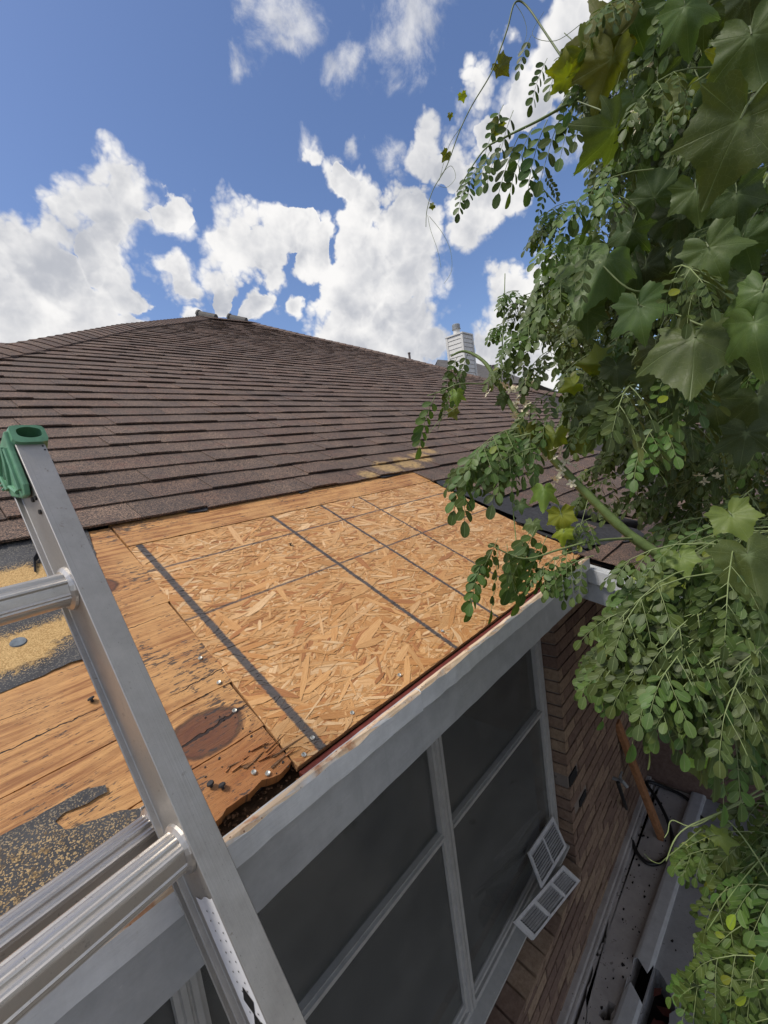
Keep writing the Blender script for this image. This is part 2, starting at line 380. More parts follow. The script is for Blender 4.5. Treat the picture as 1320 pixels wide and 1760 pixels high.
def m_glass():
    mt, T, b = mat('window glass')
    T.n.remove(b)
    tr = T.node('ShaderNodeBsdfTransparent'); tr.inputs[0].default_value = (.80, .84, .83, 1)
    gl = T.node('ShaderNodeBsdfGlossy'); gl.inputs['Roughness'].default_value = .03
    df = T.node('ShaderNodeBsdfDiffuse'); df.inputs[0].default_value = (.26, .255, .24, 1)
    fr = T.node('ShaderNodeFresnel'); fr.inputs[0].default_value = 1.5
    mx = T.node('ShaderNodeMixShader'); T.l.new(fr.outputs[0], mx.inputs[0]); T.l.new(tr.outputs[0], mx.inputs[1]); T.l.new(gl.outputs[0], mx.inputs[2])
    m2 = T.node('ShaderNodeMixShader'); T.put(m2.inputs[0], T.ss(T.noise(T.pos(), 5, 5, .7), 0.3, .8, .22, .36)); T.l.new(mx.outputs[0], m2.inputs[1]); T.l.new(df.outputs[0], m2.inputs[2])
    T.l.new(m2.outputs[0], T.n['Material Output'].inputs[0])
    return mt

M = dict(
    shingle=m_shingle(), strand=m_strand(), plank=m_plank(), felt=m_felt(),
    alu=m_alu('ladder aluminium', (0.50, 0.475, 0.44), .46), alu2=m_alu('rung aluminium', (0.64, 0.605, 0.56), .33),
    paint=m_paint('weathered trim paint lightened for tilt', (0.76, 0.76, 0.75), raw=True), paint2=m_paint('grey board paint', (0.44, 0.44, 0.435)),  # trim is worn, and painted lighter for its tilt towards the light
    white=m_paint('old white paint', (0.50, 0.50, 0.49)), wframe=m_paint('dusty window frame paint', (0.42, 0.41, 0.385)),
    rake=m_paint('pale board paint', (0.52, 0.54, 0.56)),
    brick=m_brick(), concrete=m_concrete('stained concrete', (0.42, 0.385, 0.355)), concrete2=m_concrete('grey slab', (0.30, 0.295, 0.29)),
    mortar=m_concrete('mortar', (0.23, 0.19, 0.16)), glass=m_glass(),
    deck=simple('dark deck underside', (0.035, 0.028, 0.024), .95), rot=simple('rotten wood', (0.16, 0.085, 0.042), .95, var=.6, scale=60, bump=.6),
    board=simple('orange edge wood', (0.46, 0.19, 0.065), .7, var=.3, scale=60), osbedge=simple('board edge', (0.33, 0.17, 0.07), .9, var=.4, scale=180, bump=.6),
    red=simple('red edge seal', (0.12, 0.020, 0.012), .7, var=.3, scale=40),
    blind=simple('dark window screen', (0.27, 0.268, 0.25), .9, var=.12, scale=6), dark=simple('room and weep hole shade', (0.012, 0.012, 0.012), .9),  # near-black colour stands in for shade in the room and weep holes
    green=simple('green ladder cap plastic', (0.12, 0.285, 0.165), .42, var=.25, scale=50), label=simple('white label', (0.72, 0.72, 0.74), .45, var=.06, scale=40),
    black=simple('black rubber', (0.012, 0.012, 0.012), .5), zinc=simple('zinc screw head', (0.62, 0.60, 0.52), .35, .7), tar=simple('black tar', (0.018, 0.017, 0.018), .7, var=.3, scale=90),
    cap=simple('plastic cap nail', (0.13, 0.155, 0.175), .6, var=.3, scale=90), feltblack=simple('black felt', (0.030, 0.030, 0.034), .85, var=.45, scale=70, bump=.4),
    vent=simple('mushroom grey vent metal', (0.10, 0.092, 0.082), .7, var=.2, scale=12), siding=simple('white siding', (0.62, 0.61, 0.58), .7, var=.08, scale=9), gapshade=simple('slat gap shade', (0.10, 0.10, 0.10), .9), seam=simple('corner trim', (0.30, 0.29, 0.28), .8),
    flue=simple('flue metal', (0.26, 0.27, 0.27), .5, .4, var=.2, scale=30), farroof=simple('grey far roof', (0.085, 0.080, 0.078), .9, var=.25, scale=5, bump=.2),
    pipe=simple('vent pipe', (0.14, 0.11, 0.10), .7), ground=simple('yard soil', (0.075, 0.06, 0.042), .95, var=.4, scale=2.5, bump=.4), soil=simple('dark soil', (0.012, 0.008, 0.007), .95), redleaf=simple('dead red leaf', (0.075, 0.016, 0.010), .8),
    stick=simple('orange brown lumber', (0.30, 0.135, 0.055), .75, var=.3, scale=40), plastic=simple('white vent plastic', (0.62, 0.61, 0.60), .5, var=.15, scale=40),
    stem=simple('green stem', (0.13, 0.185, 0.055), .6, var=.25, scale=40), twig=simple('pale leaf stalk', (0.17, 0.215, 0.08), .6, var=.2, scale=50), vinestem=simple('vine stem', (0.10, 0.13, 0.05), .6, var=.3, scale=50),
    bark=simple('grey bark', (0.10, 0.085, 0.065), .9, var=.4, scale=18, bump=.6), petal=simple('cream petals', (0.72, 0.66, 0.46), .7, var=.12, scale=60),
    leaflet=m_leaf('moringa leaflet', (0.056, 0.096, 0.022), (0.076, 0.114, 0.038), .17, rib=(0.135, 0.18, 0.075)), vine=m_leaf('vine leaf', (0.068, 0.106, 0.029), (0.090, 0.126, 0.048), .28, (0.20, 0.26, 0.12)),
)

# ------------------------------------------------------------------ mesh helpers
class MB:
    def __init__(s): s.v = []; s.f = []; s.uv = []; s.col = []; s.ex = []
    def add(s, verts, faces, col=(1, 1, 1), uvs=None):
        o = len(s.v); s.v += [tuple(x) for x in verts]
        for fc in faces:
            s.f.append(tuple(i + o for i in fc)); s.col.append(col)
            s.uv.append([uvs[i] for i in fc] if uvs else None)
    def box(s, a, b, col=(1, 1, 1), M4=None):
        x0, y0, z0 = a; x1, y1, z1 = b
        vs = [(x0, y0, z0), (x1, y0, z0), (x1, y1, z0), (x0, y1, z0), (x0, y0, z1), (x1, y0, z1), (x1, y1, z1), (x0, y1, z1)]
        if M4 is not None: vs = [M4 @ Vector(p) for p in vs]
        s.add(vs, [(3, 2, 1, 0), (4, 5, 6, 7), (0, 1, 5, 4), (1, 2, 6, 5), (2, 3, 7, 6), (3, 0, 4, 7)], col)
    def tube(s, pts, rad, n=6, col=(1, 1, 1), cap=True):
        pts = [Vector(p) for p in pts]; k = len(pts)
        if not hasattr(rad, '__len__'): rad = [rad] * k
        rings = []; ref = None
        for i, p in enumerate(pts):
            d = (pts[min(i + 1, k - 1)] - pts[max(i - 1, 0)])
            if d.length < 1e-9: d = Vector((0, 0, 1))
            d.normalize()
            if ref is None or abs(ref.dot(d)) > .98: ref = Vector((0, 0, 1)) if abs(d.z) < .9 else Vector((1, 0, 0))
            a = (ref - d * ref.dot(d)).normalized(); b = d.cross(a); ref = a
            rings.append([p + (a * math.cos(2 * math.pi * j / n) + b * math.sin(2 * math.pi * j / n)) * rad[i] for j in range(n)])
        vs = [q for r in rings for q in r]; fs = []; L = 0; uv = []
        for i in range(k):
            for j in range(n): uv.append((i * .2, j / n))
        for i in range(k - 1):
            for j in range(n):
                fs.append((i * n + j, i * n + (j + 1) % n, (i + 1) * n + (j + 1) % n, (i + 1) * n + j))
        if cap: fs += [tuple(reversed(range(n))), tuple((k - 1) * n + j for j in range(n))]
        s.add(vs, fs, col, uv)
    def extrude(s, prof, A, B, col=(1, 1, 1), closed=True):
        """prof: list of 3D points (closed loop); A, B offsets"""
        n = len(prof); A = Vector(A); B = Vector(B); L = (B - A).length
        vs = [Vector(p) + A for p in prof] + [Vector(p) + B for p in prof]
        uv = [(0, i / n) for i in range(n)] + [(L, i / n) for i in range(n)]
        fs = [(i, (i + 1) % n, n + (i + 1) % n, n + i) for i in range(n)]
        fs += [tuple(reversed(range(n))), tuple(range(n, 2 * n))]
        s.add(vs, fs, col, uv)
    def prism(s, poly, f, h0, h1, col=(1, 1, 1)):
        n = len(poly); vs = [f(u, v, h0) for u, v in poly] + [f(u, v, h1) for u, v in poly]
        s.add(vs, [tuple(range(n, 2 * n)), tuple(reversed(range(n)))] + [(i, (i + 1) % n, n + (i + 1) % n, n + i) for i in range(n)], col)
    def mesh(s, name, material, off=(0, 0, 0), smooth=False):
        off = Vector(off)
        me = bpy.data.meshes.new(name)
        me.from_pydata([Vector(p) - off for p in s.v], [], s.f)
        ca = me.color_attributes.new('Col', 'FLOAT_COLOR', 'CORNER')
        flat = []
        for fc, c in zip(s.f, s.col): flat += [c[0], c[1], c[2], 1.0] * len(fc)
        ca.data.foreach_set('color', flat)
        if any(u for u in s.uv):
            ul = me.uv_layers.new(name='UVMap'); fl = []
            for fc, u in zip(s.f, s.uv):
                for k in range(len(fc)): fl += list(u[k][:2]) if u else [0.0, 0.0]
            ul.data.foreach_set('uv', fl)
        if smooth: me.polygons.foreach_set('use_smooth', [True] * len(s.f))
        me.materials.append(material); me.update()
        return me

WL = {}
def link(name, me, parent=None, loc=(0, 0, 0), rot=None):
    o = bpy.data.objects.new(name, me); COL.objects.link(o)
    loc = Vector(loc)
    if parent is not None: o.parent = parent; o.location = loc - WL[parent]
    else: o.location = loc
    if rot is not None: o.rotation_euler = rot
    WL[o] = loc
    return o
def obj(name, mb, material, parent=None, loc=(0, 0, 0), smooth=False, kind=None, label=None, cat=None):
    o = link(name, mb.mesh(name, material, loc, smooth), parent, loc)
    if kind: o['kind'] = kind
    if label: o['label'] = label
    if cat: o['category'] = cat
    return o
def thing(name, label, cat, loc, group=None):
    o = link(name, None, None, loc); o['label'] = label; o['category'] = cat; o.empty_display_size = .1
    if group: o['group'] = group
    return o
def bevel(o, w=0.004, seg=2):
    md = o.modifiers.new('bevel', 'BEVEL'); md.width = w; md.segments = seg; md.limit_method = 'ANGLE'; md.angle_limit = .6
    return o
def lerp(a, b, t): return a + (b - a) * t
def interp(x, xs, ys):
    if x <= xs[0]: return ys[0] + (x - xs[0]) * (ys[1] - ys[0]) / (xs[1] - xs[0])
    for i in range(len(xs) - 1):
        if x <= xs[i + 1]: return lerp(ys[i], ys[i + 1], (x - xs[i]) / (xs[i + 1] - xs[i]))
    return ys[-1]
GZ = -2.4
def pix(px, py, h=0.0):
    d = ray(px, py); n = Vector((0, -ST, CT)); p0 = n * h
    P = CP + d * (n.dot(p0 - CP) / n.dot(d))
    return P.x, P.y * CT + P.z * ST
def onx(px, py, axis, val):
    d = ray(px, py); return CP + d * ((val - CP[axis]) / d[axis])
def proj(P):
    q = Vector(P) - CP; z = q.dot(CF)
    if z < .02: return None
    return 660 + FPX * q.dot(CX) / z, 880 + FPX * q.dot(CD) / z, z
def inview(P, mrg=60):
    q = proj(P); return q is not None and -mrg < q[0] < 1320 + mrg and -mrg < q[1] < 1760 + mrg

# ------------------------------------------------------------------ ground
gb = MB(); gb.add([(-300, -300, GZ - .14), (300, -300, GZ - .14), (300, 300, GZ - .14), (-300, 300, GZ - .14)], [(0, 1, 2, 3)])
g = obj('ground', gb, M['ground'], None, (0, 0, GZ - .14), kind='structure')

# ------------------------------------------------------------------ the house
HB = Vector((3.0, 3.0, GZ))
house = thing('house', 'brown shingled brick house with a bare strand board repair at its eave', 'house', HB)

# hip and ridge outline in roof coordinates
LV = [-.2, 3.35, 4.05, 5.14, 7.52]; LU = [-2.70, 0.22, 0.74, 1.55, 3.64]
RV = [-1.3, 3.49, 4.58, 5.24, 6.06, 6.86, 7.98]; RU = [9.1, 7.18, 6.87, 6.60, 6.13, 5.50, 4.83]
def ul(v): return interp(v, LV, LU)
def ur(v): return interp(v, RV, RU)
def top(u):   # ridge height between the two hips
    return interp(u, [3.64, 4.83], [7.52, 7.98])
# sheathing under everything
db = MB(); hh = -.022
left = [roofp(u, v, hh) for u, v in zip(LU, LV)]; right = [roofp(u, v, hh) for u, v in zip(RU, RV)]
main = [roofp(-2.55, .022, hh)] + [roofp(1.40, .022, hh), roofp(1.40, -1.3, hh)] + right + list(reversed(left[1:]))
db.add(main, [tuple(range(len(main)))])
pk, pk2 = left[-1], right[-1]
LB = roofp(-2.55, .022, hh); farL = Vector((LB.x, 2 * pk.y, LB.z)); farR = Vector((right[0].x + .3, 2 * pk.y, LB.z))
l0 = [LB] + left[1:]
for a, b in zip(l0, l0[1:]): db.add([a, b, farL], [(0, 1, 2)])
for a, b in zip(right, right[1:]): db.add([a, b, farR], [(1, 0, 2)])
db.add([pk, pk2, farR, farL], [(0, 1, 2, 3)])
obj('roof_sheathing', db, M['deck'], house, HB)

# shingles --------------------------------------------------------------
rows = [0.905 - .1403 * k for k in range(15, 0, -1)] + [0.905 + .1265 * k for k in range(7)] + [1.664 + .1403 * k for k in range(1, 46)]
SHADES = [(1.0, 1.0, 1.0), (.89, .88, .88), (1.09, 1.07, 1.05), (.97, .91, .90), (1.05, .99, .96), (.82, .82, .83)]
WIDTHS = [.135, .165, .20, .235, .275, .32]
pieces = []
for k, v in enumerate(rows):
    if v > 7.95: continue
    e = (rows[k + 1] - v) if k + 1 < len(rows) else .14
    if v > .90: u0 = max(ul(v), -2.6)
    elif v > .53: u0 = 1.425 + R.uniform(-.02, .03)
    elif v > .0: u0 = {3: 1.60, 2: 1.66, 1: 1.50, 0: 1.46}.get(int(v / .14), 1.5)
    else: u0 = 1.385
    u1 = min(ur(v), 9.3)
    if v > 7.52: u0 = max(u0, interp(v, [7.52, 7.98], [3.64, 4.83]))
    u = u0 - R.uniform(0, .12) if v > .91 else u0
    hi = R.random() < .5
    while u < u1:
        wi = R.randrange(len(WIDTHS)); w = WIDTHS[wi]
        hi = not hi if R.random() < .72 else hi
        sh = R.choices(range(6), [5, 3, 3, 3, 3, 2])[0]
        if u + w > u0 - .05: pieces.append((u, v + R.uniform(-.003, .003), e, wi, hi, sh))
        u += w + .0022
def shingle_verts(w, e, hi, seed):
    rr = random.Random(seed); t = .0165 if hi else .0125
    a = rr.uniform(-.0022, .0022); b = rr.uniform(-.0022, .0022); n = 3
    vs = []
    for i in range(n + 1):
        x = w * i / n; y = lerp(a, b, i / n) + rr.uniform(-.0016, .0016); dz = rr.uniform(-.0009, .0012)
        vs += [(x, y, t - .0075 + dz), (x, y, t + dz), (x, e + .03, .002)]
    fs = []
    for i in range(n):
        p, q = i * 3, i * 3 + 3
        fs += [(p, q, q + 1, p + 1), (p + 1, q + 1, q + 2, p + 2)]
    fs += [(0, 1, 2), (n * 3 + 2, n * 3 + 1, n * 3)]
    return vs, fs
order = []
for i, (u, v, e, wi, hi, sh) in enumerate(pieces):
    P = roofp(u + WIDTHS[wi] / 2, v + e / 2, .01)
    if inview(P, 30):
        q = proj(P)
        fol = q[0] > 1090 or (q[0] > 960 and q[1] < 800)
        order.append(((P - CP).length + (6 if fol else 0), i))
order.sort(); near = {i for _, i in order[:296]}
cache = {}; field_mb = MB()
rotR = (PIT, 0, 0); RM = Matrix.Rotation(PIT, 3, 'X')
for i, (u, v, e, wi, hi, sh) in enumerate(pieces):
    if i in near:
        key = (wi, hi, sh, i % 4)
        if key not in cache:
            mb = MB(); vs, fs = shingle_verts(WIDTHS[wi], .15, hi, hash(key) % 9973); mb.add(vs, fs, SHADES[sh])
            cache[key] = mb.mesh('shingle', M['shingle'])
        link('shingle', cache[key], house, roofp(u, v, .0), (PIT2, 0, 0) if v < -.02 else rotR)
    else:
        vs, fs = shingle_verts(WIDTHS[wi], e, hi, i)
        # trim to the hips
        vs2 = []
        for x, y, z in vs:
            X = min(max(u + x, ul(v + y) - .03), ur(v + y) + .02); vs2.append(roofp(X, v + y, z))
        field_mb.add(vs2, fs, SHADES[sh])
obj('shingle_field', field_mb, M['shingle'], house, HB, kind='stuff')

# hip caps: folded tabs lapping up both hips
def hip_caps(pts, other_out, step=.135):
    path = [roofp(u, v, .012) for u, v in pts]; seg = 0; d = 0.0
    total = sum((b - a).length for a, b in zip(path, path[1:]))
    mb = MB(); hw = .15; L = .20
    vs = []
    for y, z in ((0, .010), (L, .0)):
        for x, dz in ((-hw, -.062), (-hw * .5, -.027), (0, 0), (hw * .5, -.027), (hw, -.062)): vs.append((x, y, z + dz))
    nv = len(vs); vs += [(x, y, z - .006) for x, y, z in vs]
    fs = [(j, j + 1, j + 6, j + 5) for j in range(4)] + [(nv + j + 1, nv + j, j, j + 1) for j in range(4)] + [(0, nv, nv + 5, 5), (4, 9, nv + 9, nv + 4)]
    meshes = []
    for s in SHADES[:5]:
        mb = MB(); mb.add(vs, fs, s); meshes.append(mb.mesh('ridge_cap', M['shingle']))
    while d < total:
        acc = 0
        for a, b in zip(path, path[1:]):
            l = (b - a).length
            if d <= acc + l:
                p = a + (b - a) * ((d - acc) / l); y = (b - a).normalized(); break
            acc += l
        side = other_out
        x = y.cross(Vector((0, 0, 1))).normalized(); z = x.cross(y)
        Mx = Matrix((x, y, z)).transposed()
        if inview(p, 80): link('ridge_cap', R.choice(meshes), house, p + z * .018, Mx.to_euler())
        d += step + R.uniform(-.006, .006)
hip_caps(list(zip(LU, LV)), -1)
hip_caps(list(zip(RU, RV)), 1)
hip_caps([(3.60, 7.52), (4.86, 7.99)], 1)

# strand board ----------------------------------------------------------
osb = MB(); oq = [(.0, .005), (1.415, .005), (1.415, .782), (.027, .782)]
osb.prism(oq, lambda u, v, h: (u, v, h), -.0125, -.0015)
osbo = link('strand_board', osb.mesh('strand_board', M['osbedge']), house, roofp(0, 0, 0), rotR)
sm_ = MB(); rs = random.Random(11)
PAL = [(r_, g_ * 1.0, b_ * 1.12) for r_, g_, b_ in [(.70, .42, .165), (.65, .365, .13), (.60, .32, .105), (.74, .47, .205), (.56, .285, .09), (.68, .40, .15), (.71, .44, .18), (.47, .215, .07), (.80, .56, .28), (.66, .38, .14)]]
def in_osb(u, v): return -.002 + v * .035 < u < 1.414 and .0125 < v < .7815
cnt = 0
def strand(u, v, L, wd, ang, z, c):
    ca, sa = math.cos(ang), math.sin(ang); n = 3
    rows_ = []
    for i in range(n + 1):
        t = i / n; x = (t - .5) * L
        wv = wd * .5 * (1 - .35 * abs(2 * t - 1) ** 4) * rs.uniform(.75, 1.15)
        if i in (0, n): wv *= rs.uniform(.35, 1.0)
        sk = rs.uniform(-.3, .3) * wd if i in (0, n) else 0
        rows_.append(((x + sk, wv), (x - sk, -wv)))
    tx = rs.uniform(-.004, .004); ty = rs.uniform(-.012, .012)
    vs = []; uv = []; ou = rs.uniform(0, 50); ov = rs.uniform(0, 50)
    for a in rows_:
        for x, y in a:
            U = u + x * ca - y * sa; V = v + x * sa + y * ca
            V = min(max(V, .0053), .7818); U = min(max(U, V * .035 - .0), 1.4148)
            vs.append((U, V, z + x * tx + y * ty)); uv.append((ou + x, ov + y))
    fs = [(2 * i, 2 * i + 1, 2 * i + 3, 2 * i + 2) for i in range(n)]
    sm_.add(vs, fs, c, uv)
N = 9500
for i in range(N):
    lay = i / N
    u = rs.uniform(-.02, 1.43); v = rs.uniform(.0, .79)
    if lay < .45: L = rs.uniform(.06, .15); wd = rs.uniform(.008, .028)
    else: L = abs(rs.gauss(.034, .028)) + .008; wd = rs.uniform(.0016, .010)
    if rs.random() < .05 or lay > .985: L = rs.uniform(.06, .13); wd = rs.uniform(.010, .024)
    ang = rs.gauss(0, .55) if rs.random() < .8 else rs.uniform(-1.57, 1.57)
    c = rs.choice(PAL); k = rs.uniform(.86, 1.10)
    strand(u, v, L, wd, ang, -.0014 + .0022 * lay, tuple(x * k for x in c))
so_ = link('wood_strand', sm_.mesh('wood_strand', M['strand']), osbo, roofp(0, 0, 0)); so_.location = (0, 0, 0); so_['kind'] = 'stuff'

# old plank decking -------------------------------------------------------
def plank(u0, u1, v0, v1, t0=-.019, t1=-.0005, lower=None, seed=0):
    rr = random.Random(seed); mb = MB(); n = max(6, int((u1 - u0) / (.009 if lower else .035))); lo = []; hi_ = []
    for i in range(n + 1):
        u = lerp(u0, u1, i / n)
        lo.append((u, v0 + rr.uniform(-.0008, .0008) + ((lower(u) + rr.uniform(-.0022, .0022)) if lower else 0))); hi_.append((u, v1 + rr.uniform(-.0008, .0008)))
    mb.prism(lo + list(reversed(hi_)), roofp, t0, t1)
    return obj('plank', mb, M['plank'], house, roofp((u0 + u1) / 2, (v0 + v1) / 2))
plank(-2.3, .0235, .515, .905, seed=1)
def sl(v): return v * .035 - .0035
plank(-2.3, .012, .2245, .5130, seed=2)
plank(-2.3, .0015, .106, .2225, seed=3)
def rotlow(u): return .0 + (.0022 * math.sin(u * 37) + .0018 * math.sin(u * 91 + 1)) * (1 if u > -.2 else .4) + (.010 * max(0, 1 - abs(u + .06) / .07) ** .6)
plank(-1.2, -.002, .0125, .1035, lower=rotlow, seed=4)
# strip of board left above the new sheet
plank(.028, 1.50, .7845, .93, t1=.0015, seed=5)
# splinters at the broken end
for k in range(16):
    u = R.uniform(-.10, .0); v = R.uniform(.020, .075); L = R.uniform(.02, .06); a = R.uniform(-.25, .35)
    mb = MB(); w = R.uniform(.0015, .005)
    mb.add([roofp(u, v, .002), roofp(u, v + w, .001), roofp(u + L * math.cos(a), v + L * math.sin(a) + w * .3, R.uniform(-.006, .008)), roofp(u, v + w * .5, -.006)], [(0, 1, 3), (0, 2, 1), (1, 2, 3), (2, 0, 3)])
    obj('splinter', mb, M['plank' if k % 2 else 'rot'], house, roofp(u, v))
# rotten rafter tails and backing under the gap
mb = MB(); mb.box((-2.3, -.006, -.10), (1.36, .10, -.035)); obj('blocking', mb, M['rot'], house, (0, 0, 0))
for k in range(40):
    pass
mb = MB()
for k in range(420):
    u = R.uniform(-.45, .02); v = R.uniform(-.014, .03); s = R.uniform(.0008, .003)
    P = roofp(u, v, -.03 + R.uniform(0, .012)); mb.box((-s, -s * .5, -s * .4), (s, s * .5, s * .4), M4=Matrix.Translation(P) @ Matrix.Rotation(R.uniform(0, 6), 4, 'Z') @ Matrix.Rotation(R.uniform(-.6, .6), 4, 'X'))
obj('rot_crumbs', mb, M['rot'], house, HB, kind='stuff')

# felt underlayment -----------------------------------------------------
def sheet(name, px, mt, h=.002, th=.0012, saw=None, sub=1.0, curl=None, rag=.0015):
    pts = [pix(x, y) if abs(x) > 3 or abs(y) > 3 else (x, y) for x, y in px]
    rr = random.Random(len(pts)); den = []
    n = len(pts)
    for i in range(n):
        a, b = pts[i], pts[(i + 1) % n]; L = math.hypot(b[0] - a[0], b[1] - a[1]); k = max(1, int(L / .012))
        for j in range(k):
            t = j / k; den.append((lerp(a[0], b[0], t) + rr.uniform(-rag, rag), lerp(a[1], b[1], t) + rr.uniform(-rag, rag)))
    bm = bmesh.new(); vs = [bm.verts.new((u, v, 0)) for u, v in den]
    bm.faces.new(vs); bmesh.ops.triangulate(bm, faces=bm.faces[:])
    if saw:
        bmesh.ops.subdivide_edges(bm, edges=[e for e in bm.edges if not e.is_boundary], cuts=4, use_grid_fill=True)
        bmesh.ops.triangulate(bm, faces=bm.faces[:])
        for _ in range(2):
            lg = [e for e in bm.edges if e.calc_length() > .03]
            if lg: bmesh.ops.subdivide_edges(bm, edges=lg, cuts=1); bmesh.ops.triangulate(bm, faces=bm.faces[:])
    me = bpy.data.meshes.new(name)
    lay = bm.verts.layers.float.new('saw')
    for v in bm.verts:
        u, w = v.co.x, v.co.y
        v[lay] = saw(u, w) if saw else 0
        hh_ = h + (curl(u, w) if curl else 0) + .0012 * math.sin(u * 31 + w * 17)
        v.co = roofp(u, w, hh_)
    bmesh.ops.recalc_face_normals(bm, faces=bm.faces[:])
    ext = bmesh.ops.solidify(bm, geom=bm.faces[:], thickness=th) if not saw else None
    bm.to_mesh(me); bm.free(); me.materials.append(mt)
    o = link(name, me, house, (0, 0, 0)); o.location = -HB; return o
def blob(u, v, c):   # c: (px, py, ru, rv) sawdust drifts
    s = 0
    for (a, b), ru, rv, k in c:
        s = max(s, k * (1 - math.hypot((u - a) / ru, (v - b) / rv)))
    return max(0.0, min(1.0, s))
DR = [(pix(30, 1000), .16, .085, 1.6), (pix(-120, 1060), .35, .10, 1.6), (pix(90, 1085), .11, .050, 1.5), (pix(20, 1130), .12, .06, 1.5), (pix(130, 1060), .07, .04, 1.1), (pix(-80, 1150), .2, .08, 1.5)]
DR2 = [(pix(40, 1520), .22, .05, .55), (pix(180, 1440), .16, .03, .4), (pix(-60, 1540), .3, .06, .6)]
sheet('felt_underlayment', [(-1.9, .935), pix(0, 936) and (0, 936), (90, 921), (150, 911), (176, 985), (176, 1040), (186, 1085), (172, 1128), (120, 1140), (60, 1168), (0, 1192), (-.9, .405), (-1.9, .40)], M['felt'], saw=lambda u, v: blob(u, v, DR))
sheet('felt_underlayment', [(-1.9, .185), (-.7, .178), (-25, 1448), (0, 1439), (55, 1408), (95, 1385), (140, 1363), (182, 1350), (184, 1362), (150, 1382), (112, 1398), (96, 1413), (112, 1428), (150, 1415), (205, 1395), (240, 1392), (278, 1382), (283, 1420), (240, 1445), (120, 1512), (0, 1583), (-.55, .045), (-1.9, .04)], M['felt'], saw=lambda u, v: blob(u, v, DR2) * .75 + .06)
# the torn flap of felt standing up beside the ladder
fl = MB(); a = pix(63, 995); b = pix(88, 955); 
A0 = [roofp(*pix(63, 985), .003), roofp(*pix(62, 968), .004), roofp(*pix(75, 955), .006), roofp(*pix(88, 948), .008), roofp(*pix(100, 950), .004), roofp(*pix(104, 975), .003)]
top_ = [p + Vector((-.004, -.008, .022 * k)) for p, k in zip(A0, (.15, .5, .8, 1.1, .3, .1))]
n = len(A0); fl.add(A0 + top_, [(i, i + 1, n + i + 1, n + i) for i in range(n - 1)])
o = obj('felt_flap', fl, M['feltblack'], house, A0[0]); md = o.modifiers.new('thick', 'SOLIDIFY'); md.thickness = .0014
# strip left bare at the right edge of the repair
sheet('felt_strip', [(744, 826), (757, 836), (795, 851), (838, 871), (858, 879), (884, 889), (904, 908), (930, 921), (958, 931), (986, 953), (1006, 953), (1040, 935), (1060, 925), (1000, 885), (930, 860), (850, 842), (800, 832)], M['feltblack'], h=.0045, th=.002, rag=.003)
sheet('felt_strip', [(880, 900), (905, 880), (960, 873), (1010, 890), (1075, 905), (1110, 940), (1030, 942), (1004, 950), (960, 928), (925, 915)], M['feltblack'], h=.008, th=.002, rag=.003, curl=lambda u, v: .012 * max(0, math.sin((u * 2 + v) * 9)))
# rolled end of felt with a bright foil scrap
rb = MB(); A = roofp(*pix(940, 880), .03); B = roofp(*pix(1090, 915), .03)
prof = []
for k in range(15):
    t = k / 14 * 4.6; r = .014 + .0028 * t; prof.append((r * math.cos(t), r * math.sin(t)))
ax = (B - A).normalized(); zz = Vector((0, -ST, CT)); yy = zz.cross(ax).normalized()
ring = [yy * x + zz * y for x, y in prof]
for j in range(6):
    for q in ring: rb.v.append(tuple(A + (B - A) * (j / 5) + q))
nr = len(ring)
for j in range(5):
    for i in range(nr - 1): rb.f.append((j * nr + i, j * nr + i + 1, (j + 1) * nr + i + 1, (j + 1) * nr + i)); rb.col.append((1, 1, 1)); rb.uv.append(None)
o = obj('felt_roll', rb, M['feltblack'], house, A, smooth=True); md = o.modifiers.new('thick', 'SOLIDIFY'); md.thickness = .003
# small felt scraps peeping out under the lowest course
for pl in ([(312, 878), (325, 884), (356, 880), (358, 874), (340, 873)], [(508, 845), (516, 850), (530, 846), (526, 842)], [(640, 822), (660, 823), (690, 816), (680, 814)]):
    sheet('felt_scrap', pl, M['feltblack'], h=.005, th=.002, rag=.0008)
# bare deck patch showing between sheet and felt
mb = MB(); q = [pix(838, 869), pix(884, 888), pix(880, 880), pix(850, 866)]; mb.prism(q, roofp, .002, .0062); obj('deck_patch', mb, M['board'], house, roofp(*q[0]))

# fasteners ----------------------------------------------------------------
sc_mb = MB(); pr = [(math.cos(a) * .0046, math.sin(a) * .0046) for a in [i * math.pi / 5 for i in range(10)]]
vs = [(x, y, 0) for x, y in pr] + [(x * .82, y * .82, .0018) for x, y in pr] + [(x * .3, y * .3, .0008) for x, y in pr]
sc_mb.add(vs, [(i, (i + 1) % 10, 10 + (i + 1) % 10, 10 + i) for i in range(10)] + [(10 + i, 10 + (i + 1) % 10, 20 + (i + 1) % 10, 20 + i) for i in range(10)] + [tuple(range(20, 30))])
scm = sc_mb.mesh('screw', M['zinc'])
for x, y in [(403, 1222), (436, 1328), (460, 1330), (522, 1298), (537, 1269), (605, 1226), (376, 1174), (344, 1132), (686, 1161), (607, 872), (760, 1085)]:
    u, v = pix(x, y); link('screw', scm, house, roofp(u, v, .0012), (PIT + R.uniform(-.2, .2), R.uniform(-.2, .2), 0))
for x, y in [(160, 1206), (364, 1352), (384, 1356), (500, 938)]:
    u, v = pix(x, y); mb = MB(); P = roofp(u, v, 0); tl = Vector((R.uniform(-.3, .3), R.uniform(-.3, .3), 1)).normalized()
    mb.tube([P, P + tl * .006], .0022, 6); mb.tube([P + tl * .006, P + tl * .0085], [.0058, .005], 8); obj('roofing_nail', mb, M['tar'], house, P)
u, v = pix(32, 1106); mb = MB(); ring = [(math.cos(i * math.pi / 10), math.sin(i * math.pi / 10)) for i in range(20)]
